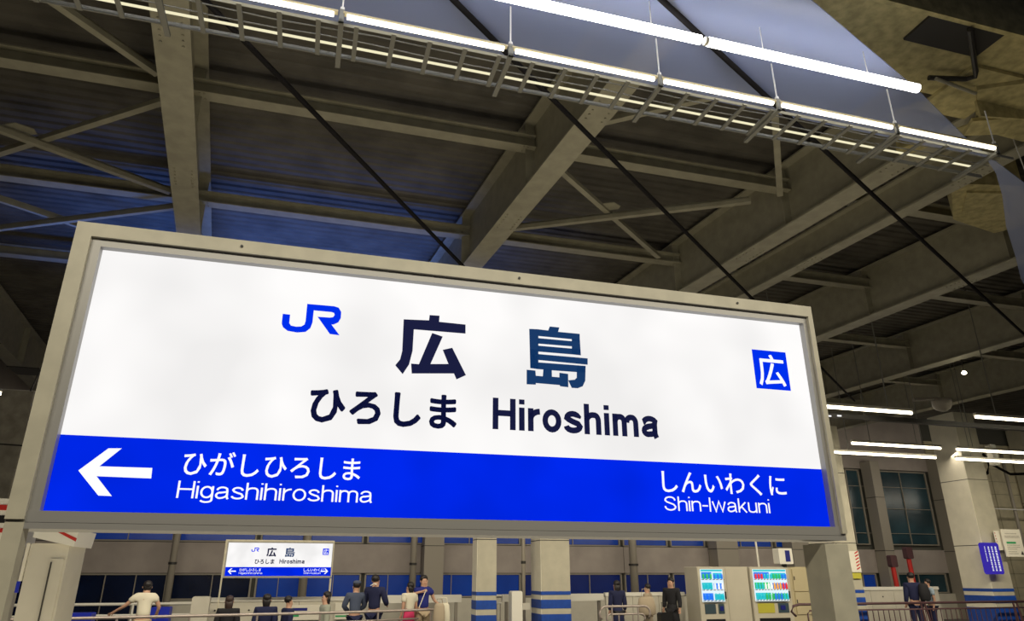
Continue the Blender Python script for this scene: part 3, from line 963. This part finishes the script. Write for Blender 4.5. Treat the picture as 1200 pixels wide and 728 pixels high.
# ------------------------------------------------------------------ low walls, ledges
def low_wall(s0, s1, n, h, label, posts=3, m='white_paint'):
    e = thing('low_wall', label, 'barrier', s0, n, 0)
    L = s1 - s0
    for i in range(posts):
        build('panel', B().bbox(L * i / posts + .005, L * (i + 1) / posts - .005, 0, .08, 0, h - .1, .01), m, e)
    build('coping', B().bbox(-.02, L + .02, -.03, .11, h - .1, h, .015), 'white_bright', e)
    for i in range(posts):
        build('bolt', B().tube([(L * (i + .5) / posts, -.02, h - .3), (L * (i + .5) / posts, 0, h - .3)], .02, 8), 'dark_steel', e)
    return e


low_wall(-2.3, 1.75, 20.4, 1.17, 'cream panelled barrier behind the small name board', 5)
low_wall(8.75, 11.3, 20.4, 1.22, 'cream barrier left of the vending machines', 3)
low_wall(17.2, 20.9, 20.4, 1.33, 'cream barrier behind the two men at right', 4)
for a, c, lb in ((1.9, 4.55, 'left of the first striped column'), (5.75, 6.4, 'between the striped columns'), (7.55, 8.9, 'right of the striped columns')):
    e = thing('ledge', 'cream horizontal guard beam ' + lb, 'guard beam', a, 20.9, .98)
    build('beam', B().bbox(0, c - a, 0, .12, 0, .2, .015), 'white_bright', e)
    for q in (.1, c - a - .18):
        build('post', B().box(q, q + .08, .03, .11, -.98, 0), 'mullion', e)
e = thing('poster', 'colourful information sheets on the cream barrier by the seated woman', 'poster', -.15, 20.34, .62)
build('sheet', B().box(0, 1.0, 0, .02, 0, .36), 'paper', e)
flat('print', B().add([(.12, -.003, .22), (.5, -.003, .22), (.5, -.003, .29), (.12, -.003, .29)], [(0, 1, 2, 3)]), 'navy', e)
flat('print', B().add([(.05, -.003, .08), (.3, -.003, .08), (.3, -.003, .15), (.05, -.003, .15)], [(0, 1, 2, 3)]), 'green', e)
e = thing('poster', 'white sheet with green and orange stripe left of the man in grey cap', 'poster', 1.05, 20.34, .62)
build('sheet', B().box(0, .55, 0, .02, 0, .40), 'paper', e)
flat('print', B().add([(.02, -.003, .06), (.3, -.003, .06), (.3, -.003, .10), (.02, -.003, .10)], [(0, 1, 2, 3)]), 'green', e)
flat('print', B().add([(.3, -.003, .06), (.52, -.003, .06), (.52, -.003, .10), (.3, -.003, .10)], [(0, 1, 2, 3)]), 'yellow', e)

# ------------------------------------------------------------------ railings
e = thing('handrail', 'long two-bar steel handrail along the bottom left with curled end', 'railing', 0, 0, 0)
path = [(-9.5, 16.0, .9), (-5.43, 16.9, .9), (-1.8, 17.45, .9), (1.07, 17.95, .9), (3.35, 18.75, .9)]
curl = [(3.35 + .2 * math.sin(a), 18.8, .78 + .12 * math.cos(a)) for a in (0.3, .8, 1.3, 1.8, 2.4, 2.9)]
build('top_rail', B().tube(path + curl, .03, 8), 'rail_steel', e, smooth=True)
build('lower_rail', B().tube([(x, yy, .70) for x, yy, z in path[:-1]] + [(3.0, 18.75, .70)], .02, 8), 'rail_steel', e, smooth=True)
for i in range(9):
    x = -7.5 + i * 1.35
    k = max(j for j in range(len(path) - 1) if path[j][0] <= x)
    t = (x - path[k][0]) / (path[k + 1][0] - path[k][0])
    yy = path[k][1] + (path[k + 1][1] - path[k][1]) * t
    build('post', B().tube([(x, yy, 0), (x, yy, .9)], .022, 8), 'rail_steel', e)

for (a, c, zt, r, lb, dn) in ((7.80, 9.05, .93, .03, 'outer rounded stair rail in front of the woman in black', 0), (8.0, 8.9, .74, .024, 'inner rounded stair rail in front of the woman in black', .02)):
    e = thing('stair_rail', lb, 'railing', a, 18.4 + dn, 0)
    L = c - a
    rr = .17 if dn == 0 else .1
    pth = [(rr * (1 - math.cos(q)) - .1, 0, zt - rr + rr * math.sin(q)) for q in (-.9, -.4, 0, .4, .8, 1.2, PI / 2)]
    pth += [(L - rr * (1 - math.cos(q)) + .1, 0, zt - rr + rr * math.sin(q)) for q in (PI / 2, 1.2, .8, .4, 0, -.4, -.9)]
    build('rail', B().tube(pth, r, 8), 'rail_steel', e, smooth=True)
    build('post', B().tube([(.25, 0, 0), (.25, 0, zt)], r * .8, 8), 'rail_steel', e)
    build('post', B().tube([(L - .25, 0, 0), (L - .25, 0, zt)], r * .8, 8), 'rail_steel', e)

for (a, c, lb, zt) in ((13.75, 22.6, 'brown baluster railing along the bottom right', .92), ):
    e = thing('baluster_railing', lb, 'railing', a, 18.3, 0)
    L = c - a
    build('top_rail', B().tube([(-.15, 0, .62), (-.28, 0, .74), (-.2, 0, .88), (0, 0, zt), (L, 0, zt)], .035, 8), 'rail_brown', e, smooth=True)
    build('lower_rail', B().tube([(.25, 0, .3), (.25, 0, .68), (.32, 0, .75), (L, 0, .75)], .022, 8), 'rail_brown', e, smooth=True)
    b0 = build('baluster', B().tube([(0, 0, .05), (0, 0, .75)], .013, 6), 'rail_brown', e)
    b0.location = (.4, 0, 0)
    x = .58
    while x < L:
        inst('baluster', b0.data, e, (x, 0, 0))
        x += .19
    for x in (.62, 4.35, 7.9):
        build('post', B().tube([(x, 0, 0), (x - .08, 0, zt)], .03, 8), 'rail_brown', e)
        build('post', B().tube([(x + .22, 0, 0), (x + .05, 0, zt)], .03, 8), 'rail_brown', e)
e = thing('guard_rail', 'two white pipe rails behind the woman in white at left', 'railing', -7.5, 21.0, 0)
build('rail', B().tube([(0, 0, 1.02), (5.15, 0, 1.02)], .035, 8), 'white_bright', e)
build('rail', B().tube([(0, 0, .76), (5.15, 0, .76)], .03, 8), 'white_bright', e)
for x in (.2, 1.9, 3.6, 5.1):
    build('post', B().tube([(x, 0, 0), (x, 0, 1.02)], .03, 8), 'white_bright', e)
e = thing('gate_rail', 'small white rail gate left of the pale cabinet', 'railing', 4.95, 20.8, 0)
build('rail', B().tube([(0, 0, 1.15), (.75, 0, 1.15)], .03, 8), 'white_bright', e)
build('rail', B().tube([(0, 0, .95), (.75, 0, .95)], .025, 8), 'white_bright', e)
for i in range(7):
    build('baluster', B().tube([(.05 + i * .11, 0, 0), (.05 + i * .11, 0, .95)], .014, 6), 'mullion', e)
o = build('utility_cabinet', B().bbox(0, .30, 0, .3, 0, 1.30, .03), 'white_bright', loc=W(5.60, 19.4, 0), rot=(0, 0, TH))
tag(o, 'slim cream post cabinet between the two striped columns', 'cabinet')
o = build('utility_cabinet', B().bbox(0, .4, 0, .3, 0, 1.22, .03), 'white_paint', loc=W(-2.37, 19.6, 0), rot=(0, 0, TH))
tag(o, 'cream box cabinet at the left end of the barrier', 'cabinet')
o = build('small_sign', B().bbox(0, .2, 0, .03, 0, .17, .01), 'paper', loc=W(6.0, 19.7, .82), rot=(0, 0, TH))
tag(o, 'small white plate with a dark mark on the slim pole', 'sign')

# ------------------------------------------------------------------ vending machines
DC = [mat('drink_' + nm, c, .3, emit=c, es=.55) for nm, c in (('blue', (.02, .18, .75)), ('green', (.03, .42, .12)), ('red', (.65, .03, .04)), ('white', (.75, .78, .8)), ('teal', (.02, .45, .55)), ('brown', (.10, .04, .03)), ('orange', (.75, .35, .05)))]
for i, m_ in enumerate(DC):
    M['drink%d' % i] = m_


def vending(s, wd, label, ndr, pal):
    e = thing('vending_machine', label, 'vending machine', s, 19.3, 0)
    build('cabinet', B().bbox(-.06, wd, .04, .75, 0, 1.93, .02), 'vend', e)
    build('door', B().bbox(-.06, wd, .0, .035, .02, 1.92, .02), 'vend', e)
    disp = build('display_window', B().box(.02, wd - .1, -.012, -.002, .98, 1.86), 'vend_lit', e)
    for r in range(3):
        flat('display_print', B().add([(.05, -.0128, 1.03 + r * .285), (wd * .45, -.0128, 1.03 + r * .285), (wd * .45, -.0128, 1.21 + r * .285), (.05, -.0128, 1.21 + r * .285)], [(0, 1, 2, 3)]), 'drink%d' % pal[r], disp)
        flat('display_print', B().add([(wd * .5, -.0128, 1.03 + r * .285), (wd - .13, -.0128, 1.03 + r * .285), (wd - .13, -.0128, 1.19 + r * .285), (wd * .5, -.0128, 1.19 + r * .285)], [(0, 1, 2, 3)]), 'drink%d' % pal[r + 1], disp)
        z = 1.02 + r * .285
        build('shelf', B().box(.04, wd - .12, -.10, -.012, z - .02, z - .005), 'black', disp)
        for i in range(ndr):
            x = .09 + (wd - .26) * i / (ndr - 1)
            pr = [(.022, 0), (.030, .01), (.030, .13), (.014, .165), (.014, .19)] if r < 2 else [(.022, 0), (.030, .01), (.030, .12), (.024, .14), (.024, .145)]
            k = pal[(i * 7 + r * 3 + i // 3) % len(pal)]
            o = build('sample_bottle', B().lathe(pr, (x, -.055, z), 8), 'drink%d' % k, disp)
        lt = B()
        for i in range(ndr):
            x = .09 + (wd - .26) * i / (ndr - 1)
            lt.box(x - .02, x + .02, -.104, -.1, z - .018, z - .006)
        build('price_button', lt, 'drink3', disp)
    flat('header_print', B().add([(.04, -.0125, 1.80), (wd - .12, -.0125, 1.80), (wd - .12, -.0125, 1.85), (.04, -.0125, 1.85)], [(0, 1, 2, 3)]), 'drink4', disp)
    build('advert_panel', B().box(.08, wd * .5, -.012, .0, .66, .92), 'yellow' if ndr > 8 else 'vend_dark', e)
    cp = build('coin_panel', B().box(wd * .6, wd - .15, -.014, .0, .66, .92), 'vend_dark', e)
    build('card_reader', B().box(wd * .66, wd * .78, -.03, -.014, .74, .86), 'navy', cp)
    build('coin_slot', B().box(wd - .09, wd - .05, -.02, 0, 1.05, 1.25), 'black', e)
    build('delivery_flap', B().box(.1, wd - .15, -.012, 0, .25, .52), 'black', e)
    return e


vending(11.25, .86, 'lit drinks machine, left one, narrow blue and white display', 6, [0, 4, 0, 4, 3, 2, 1])
vending(13.0, 1.28, 'lit drinks machine, right one, wide display of drinks', 11, [4, 1, 0, 4, 3, 6, 2])
e = thing('cabinet', 'plain cream cabinet between the two drinks machines', 'cabinet', 12.13, 19.35, 0)
build('body', B().bbox(0, .78, .02, .7, 0, 1.93, .02), 'vend', e)
build('door', B().bbox(.02, .76, 0, .02, .05, 1.9, .02), 'vend', e)
e = thing('locker_cabinet', 'tan locker cabinet right of the drinks machines', 'cabinet', 14.30, 19.35, 0)
build('body', B().bbox(0, 1.2, .03, .7, 0, 1.93, .02), 'tan', e)
for x0, x1, z0, z1, mm in ((.15, .68, 1.24, 1.88, 'tan'), (.15, .68, .60, 1.22, 'tan'), (.72, 1.18, .05, 1.88, 'vend')):
    d = build('door', B().bbox(x0, x1, 0, .03, z0, z1, .012), mm, e)
    build('handle', B().box(x0 + .03, x0 + .05, -.02, 0, (z0 + z1) / 2, (z0 + z1) / 2 + .1), 'dark_steel', d)
e = thing('box_sign', 'small white box sign with purple panel above the right drinks machine', 'sign', 13.95, 19.2, 1.96)
build('box', B().bbox(0, .48, 0, .3, .05, .5, .02), 'white_bright', e)
build('panel', B().box(.22, .38, -.012, -.001, .12, .44), 'navy', e)
build('foot', B().box(.2, .3, .1, .2, -.05, .05), 'dark_steel', e)
e = thing('lit_pole', 'thin bright white pole above the right drinks machine', 'pole', 13.72, 19.9, 0)
build('pole', B().tube([(0, 0, 0), (-.05, 0, 2.9)], .03, 8), 'white_bright', e)

# ------------------------------------------------------------------ left: kiosk with striped fascia, striped shelter
e = thing('kiosk', 'pale kiosk with slanting red stripe fascia below the board left corner', 'kiosk', -2.47, 8.0, 0)
build('body', B().bbox(.0, .33, .02, .6, 0, 2.02, .01), 'white_paint', e)
build('fascia', B().prism_y([(.02, 2.07), (.38, 1.99), (.40, 2.14), (.02, 2.19)], -.04, .6), 'white_bright', e)
flat('stripe', polys([[(.12, 2.17), (.17, 2.167), (.395, 2.065), (.39, 2.035)]], -.043), 'red', e)
build('door', B().bbox(.19, .31, .005, .02, .1, 1.88, .008), 'white_paint', e)
build('handle', B().box(.205, .215, -.01, .005, .9, 1.85), 'dark_steel', e)
build('edge_light', B().box(-.03, -.005, .0, .03, 1.68, 2.02), 'lamp_body', e)
build('edge_marker', B().box(-.04, -.015, -.001, .03, 1.58, 1.68), 'bluebin', e)
e = thing('striped_shelter', 'white shelter edge with red and dark stripes at the left edge', 'shelter', -4.3, 8.2, 0)
build('roof_edge', B().bbox(0, 1.62, 0, .6, 1.98, 2.44, .02), 'white_bright', e)
build('wall_panel', B().bbox(.1, 1.58, .05, .55, 0, 1.98, .01), 'white_paint', e)
for z0, z1, mm in ((2.33, 2.38, 'red'), (2.21, 2.28, 'black'), (2.12, 2.16, 'red')):
    build('stripe', B().box(-.002, 1.622, -.006, .3, z0, z1), mm, e)

o = build('storage_box', B().bbox(0, .75, 0, .4, 0, .93, .02), 'bluebin', loc=W(-5.0, 18.6, 0), rot=(0, 0, TH))
tag(o, 'bright blue storage bin left of the woman in white', 'bin')
o = build('storage_box', B().bbox(0, .42, 0, .4, 0, 1.0, .02), 'bluebin', loc=W(-3.22, 19.4, 0), rot=(0, 0, TH))
tag(o, 'smaller bright blue bin right behind the woman in white', 'bin')
for i, s in enumerate((20.15, 20.9)):
    e = thing('red_light_pole', 'red pole with dark signal head, %s of two behind the men' % ('left' if i == 0 else 'right'), 'signal', s + .15, 21.5, 0)
    build('pole', B().tube([(0, 0, 0), (-.05, 0, 2.0 + .28 * i)], .08, 10), 'red', e)
    build('signal_head', B().bbox(-.17, .1, -.1, .1, 1.95 + .28 * i, 2.35 + .28 * i, .04), 'rail_brown', e)

# a low bench for the sitting people
e = thing('bench', 'low bench under the sitting people near the small board', 'bench', -1.9, 18.6, 0)
build('seat', B().bbox(0, 3.1, 0, .42, .38, .43, .01), 'navy', e)
for x in (.15, 2.9):
    build('leg', B().box(x, x + .06, .05, .37, 0, .38), 'dark_steel', e)

# ------------------------------------------------------------------ people
def skinned(name, m, verts, edges, radii, parent, root=0, lv=1):
    me = bpy.data.meshes.new(name)
    me.from_pydata(verts, edges, [])
    me.materials.append(M[m])
    o = bpy.data.objects.new(name, me)
    COL.objects.link(o)
    o.parent = parent
    sk = o.modifiers.new('skin', 'SKIN')
    sk.use_smooth_shade = True
    if not me.skin_vertices:
        me.skin_vertices.new() if hasattr(me.skin_vertices, 'new') else None
    lay = me.skin_vertices[0].data
    for i, r in enumerate(radii):
        lay[i].radius = r if isinstance(r, tuple) else (r, r)
        lay[i].use_root = (i == root)
    ss = o.modifiers.new('sub', 'SUBSURF')
    ss.levels = lv
    ss.render_levels = lv
    return o


def person(label, s, n, rz, h, top, bottom, hair='hair', sit=False, armL=None, armR=None, skirt=False, coat=False, longhair=0,
           sleeves='long', lean=0.0, cap=None, shorts=False, lookx=0.0, group=None):
    """front faces local -y (towards the tracks) before turning by rz"""
    e = thing('person', label, 'person', s, n, 0, rz)
    k = h
    hip = .50 if not sit else .27
    dz = hip - .50

    def P(x, y, z):
        return (x * k, (y + lean * max(0, z - .5)) * k, (z + dz) * k)
    V, E, R = [], [], []

    def add(p, r, link=None):
        V.append(p)
        R.append((r[0] * k, r[1] * k) if isinstance(r, tuple) else (r * k, r * k))
        if link is not None:
            E.append((link, len(V) - 1))
        return len(V) - 1
    pel = add(P(0, 0, .52), (.075, .055))
    sp = add(P(0, .0, .61), (.068, .05), pel)
    ch = add(P(0, .0, .73), (.085, .058), sp)
    nb = add(P(0, .005, .81), (.055, .04), ch)
    nk = add(P(0, .0, .845), .030, nb)
    hd = add(P(0, -.004, .885), (.040, .045), nk)
    h2 = add(P(0, -.004, .93), (.047, .055), hd)
    h3 = add(P(0, .0, .972), (.034, .04), h2)
    nose = add(P(0, -.062, .912), .009, hd)
    idx = {}
    for sg, arm in ((-1, armL), (1, armR)):
        el, wr = arm if arm else ((.125, .01, .62), (.13, -.03, .50))
        sh = add(P(sg * .10, .0, .805), .036, nb)
        eb = add(P(sg * el[0], el[1], el[2]), .024, sh)
        wr_ = add(P(sg * wr[0], wr[1], wr[2]), .016, eb)
        d = (Vector(V[wr_]) - Vector(V[eb])).normalized()
        side = d.cross(Vector((0, 1, .2))).normalized()
        pm = add(tuple(Vector(V[wr_]) + d * .030 * k), (.017, .012), wr_)
        for q in range(4):
            off = side * (q - 1.5) * .010 * k
            f1 = add(tuple(Vector(V[pm]) + d * (.022 + .004 * (q in (1, 2))) * k + off), .0055, pm)
            add(tuple(Vector(V[f1]) + d * .022 * k + Vector((0, -.006 * k, -.006 * k))), .0045, f1)
        t1 = add(tuple(Vector(V[wr_]) + d * .022 * k - side * .024 * k), .006, wr_)
        add(tuple(Vector(V[t1]) + d * .02 * k - side * .004 * k), .005, t1)
        idx[sg] = (sh, eb, wr_)
    leg = {}
    for sg in (-1, 1):
        if sit:
            hp = add(P(sg * .05, -.02, .50), .052, pel)
            kn = add(P(sg * .06, -.27, .50), .036, hp)
            an = add((sg * .06 * k, -.27 * k, .045 * k), .022, kn)
            to = add((sg * .06 * k, -.34 * k, .02 * k), .020, an)
        else:
            hp = add(P(sg * .05, 0, .47), .052, pel)
            kn = add(P(sg * .052, -.01, .27), .035, hp)
            an = add(P(sg * .055, .01, .045), .022, kn)
            to = add(P(sg * .06, -.065, .018), .018, an)
        leg[sg] = (hp, kn, an, to)
    body = skinned('body', 'skin', V, E, R, e)

    # clothing
    def cloth(name, ids, m, grow, trim=None, root=0):
        mp = {j: i for i, j in enumerate(ids)}
        vv = [V[j] for j in ids]
        ee = [(mp[a], mp[b]) for a, b in E if a in mp and b in mp]
        rr = [(R[j][0] + grow * k, R[j][1] + grow * k) for j in ids]
        if trim:
            for a, b, f in trim:
                if a in mp and b in range(len(V)):
                    vv.append(tuple(Vector(V[a]).lerp(Vector(V[b]), f)))
                    rr.append((R[a][0] * (1 - f) + R[b][0] * f + grow * k,) * 2)
                    ee.append((mp[a], len(vv) - 1))
        return skinned(name, m, vv, ee, rr, e, root)
    ids = [pel, sp, ch, nb]
    tr = [(nb, nk, .75)]
    for sg in (-1, 1):
        sh, eb, wr_ = idx[sg]
        ids.append(sh)
        if sleeves == 'long':
            ids.append(eb)
            tr.append((eb, wr_, .92))
        else:
            tr.append((sh, eb, .6))
    cloth('coat' if coat else 'shirt', ids, top, .017, tr)
    if coat or skirt:
        z1 = (.62 + dz) * k if skirt else (.60 + dz) * k
        z0 = (.30 + dz if skirt else .22) * k
        if not sit:
            build('coat_skirt' if coat else 'skirt', B().lathe([(.115 * k if coat else .105 * k, z0), (.10 * k, (z0 + z1) / 2), (.075 * k, z1)], (0, 0, 0), 14, 1, .75), top if coat else bottom, e, smooth=True)
    if not skirt:
        ids = [pel]
        tr = []
        for sg in (-1, 1):
            hp, kn, an, to = leg[sg]
            ids += [hp] + ([kn] if not shorts else [])
            tr.append((kn, an, .85) if not shorts else (hp, kn, .8))
        cloth('trousers', ids, bottom, .012, tr)
    for sg in (-1, 1):
        hp, kn, an, to = leg[sg]
        a = Vector(V[an])
        c = Vector(V[to])
        build('shoe', B().tube([a + Vector((0, .02 * k, -.02 * k)), a.lerp(c, .5) + Vector((0, 0, -.008 * k)), c], [.024 * k, .026 * k, .02 * k], 8), 'sole', e, smooth=True)
    # hair
    hv = Vector(V[h2])
    hb = B()
    prof = []
    c0 = (V[h3][0], V[h3][1] + .012 * k, 0)
    zt = V[h3][2] + .042 * k
    hb.lathe([(.012 * k, zt), (.042 * k, zt - .014 * k), (.056 * k, zt - .038 * k), (.058 * k, zt - .062 * k), (.050 * k, zt - .088 * k), (.034 * k, zt - .10 * k)], c0, 14, .92, 1.02)
    # keep the face clear
    fy = V[h2][1] - .022 * k
    hb.v = [(x, max(yy, fy) if z < zt - .045 * k else yy, z) for x, yy, z in hb.v]
    ho = build('hair', hb, hair, e, smooth=True)
    if longhair:
        z1 = zt - .05 * k
        z0 = z1 - longhair * k
        build('long_hair', B().lathe([(.022 * k, z0), (.042 * k, z0 + .03 * k), (.05 * k, (z0 + z1) / 2), (.05 * k, z1)], (c0[0], c0[1] + .018 * k, 0), 12, 1.0, .62), hair, ho, smooth=True)
    if cap:
        hc = build('cap', B().lathe([(.060 * k, zt - .04 * k), (.056 * k, zt - .01 * k), (.03 * k, zt + .008 * k)], c0, 14), cap, e, smooth=True)
        build('brim', B().prism_z([(-.04 * k, -.05 * k), (.04 * k, -.05 * k), (.03 * k, -.10 * k), (-.03 * k, -.10 * k)], zt - .042 * k, zt - .036 * k), cap, hc)
    hx, hy, hz = V[h2]
    for sg in (-1, 1):
        build('eye', B().lathe([(.002 * k, -.004 * k), (.006 * k, 0), (.002 * k, .004 * k)], (sg * .018 * k, hy - .048 * k, hz - .002 * k), 8), 'eye', e)
        build('ear', B().tube([(sg * .046 * k, hy + .004 * k, hz - .022 * k), (sg * .05 * k, hy + .006 * k, hz + .002 * k)], .008 * k, 8), 'skin', e)
    build('mouth', B().tube([(-.014 * k, hy - .046 * k, hz - .036 * k), (.014 * k, hy - .046 * k, hz - .036 * k)], .003 * k, 6), 'red', e)
    e.scale.x = 1.13
    return e


BK = PI      # turned away from the viewer
person('woman in white t-shirt seen from behind, leaning on rail at left', -3.15, 18.2, BK + .2, 1.58, 'tee_white', 'khaki_cloth', sleeves='short', longhair=.10, lean=-.18,
       armL=((.17, -.02, .66), (.15, -.10, .57)), armR=((.22, -.05, .68), (.33, -.16, .60)))
person('person with dark hair, sitting, below the small board left post', -1.45, 18.75, BK, 1.62, 'black_cloth', 'black_cloth', hair='hair_brown', sit=True, longhair=.16)
person('sitting person in navy seen from behind, left of a pair', -.62, 18.75, BK, 1.66, 'navy_cloth', 'navy_cloth', sit=True, longhair=.14)
person('sitting person in navy turned right, right of a pair', -.12, 18.75, BK - 1.2, 1.60, 'navy_cloth', 'navy_cloth', sit=True, longhair=.05)
person('sitting woman in pale grey top facing left with dark ponytail', .72, 18.75, -1.4, 1.72, 'grey_cloth', 'navy_cloth', sit=True, longhair=.15, lean=.02)
person('man in slate blue shirt and cap seen from behind', 1.45, 18.9, BK + .2, 1.55, 'slate_cloth', 'navy_cloth', cap='slate_cloth', armL=((.15, -.05, .63), (.06, -.12, .57)), armR=((.15, -.05, .63), (.06, -.12, .57)))
person('tall man in dark navy suit beside the man with the cap', 1.90, 18.8, BK - .5, 1.70, 'navy_cloth', 'navy_cloth', coat=False, armL=((.15, -.02, .64), (.12, -.14, .60)), armR=((.15, -.05, .63), (.20, -.18, .60)))
o = build('white_collar', B().tube([(-.08, -.06, 0), (0, -.09, .05), (.07, -.06, .03)], .014, 6), 'white_bright', loc=W(1.85, 18.75, 1.46), rot=(0, 0, TH))
o.name = 'scarf'
tag(o, 'thin white scarf at the neck of the navy suited man', 'scarf')
person('girl in cream blouse and pink skirt with dark ponytail', 2.78, 18.9, BK + .6, 1.53, 'tee_white', 'pink_cloth', skirt=True, sleeves='short', longhair=.13)
person('woman in blue top with bent arm and crossbody bag', 3.16, 19.1, .2, 1.69, 'blue_cloth', 'khaki_cloth', sleeves='short', longhair=.05,
       armL=((.20, -.03, .73), (.06, -.10, .78)), armR=((.15, .0, .66), (.23, -.05, .57)))
person('woman in black clothes seen from behind by the rounded rail', 8.62, 19.3, BK, 1.55, 'navy_cloth', 'black_cloth', coat=True, longhair=.18)
person('person in beige jacket with beige bag beside the cream barrier', 9.55, 19.3, BK + .8, 1.46, 'beige_cloth', 'beige_cloth', coat=True)
person('person in long black coat left of the drinks machines', 10.3, 19.3, -.9, 1.62, 'black_cloth', 'black_cloth', coat=True)
person('man in dark jacket with backpack at right railing', 18.5, 19.0, BK - .3, 1.76, 'navy_cloth', 'navy_cloth')
person('man in light blue shirt turned to the backpacker', 19.2, 19.1, -1.9, 1.57, 'lightblue_cloth', 'navy_cloth', sleeves='short', armL=((.13, -.04, .66), (.08, -.14, .60)))


def bag(label, s, n, z, wd, dp, ht, m, strap=.25, rz=0, name='bag'):
    e = thing(name, label, 'bag', s, n, z, rz)
    build('bag_body', B().lathe([(.30, 0), (.48, .08), (.5, .5), (.42, .9), (.3, 1.0)], (0, 0, 0), 12), m, e, smooth=True)
    for c in kids(e):
        c.scale = (wd, dp, ht)
    build('strap', B().tube([(-wd * .3, 0, ht * .9), (-wd * .2, 0, ht + strap), (wd * .2, 0, ht + strap), (wd * .3, 0, ht * .9)], .012, 6), m, e)
    return e


bag('cream tote bag held by the woman in blue', 3.62, 18.75, .50, .36, .2, .55, 'tee_white', .12)
bag('pale tote bag with reddish pattern in front of the blue top woman', 3.48, 18.55, .45, .30, .2, .6, 'beige_cloth', .1)
bag('slouchy beige shoulder bag on the person in beige', 9.38, 19.05, .66, .55, .3, .48, 'beige_cloth', .2)
bag('dark backpack worn by the man at right', 18.72, 18.8, .95, .36, .26, .5, 'black_cloth', .02, name='backpack')
o = build('shoulder_strap', B().tube([(0, 0, 0), (.16, -.02, .42)], .012, 6), 'tee_white', loc=W(2.98, 18.60, .95), rot=(0, 0, TH))
tag(o, 'thin white bag strap across the blue top', 'strap')
e = thing('suitcase', 'black suitcase left of the person in long black coat', 'suitcase', 9.85, 19.15, 0)
build('shell', B().bbox(0, .36, 0, .25, .05, .72, .04), 'black', e)
build('handle', B().tube([(.1, .12, .7), (.1, .12, .98), (.26, .12, .98), (.26, .12, .7)], .012, 6), 'dark_steel', e)
for x in (.06, .3):
    build('wheel', B().tube([(x, .08, .03), (x, .17, .03)], .03, 10), 'black', e)
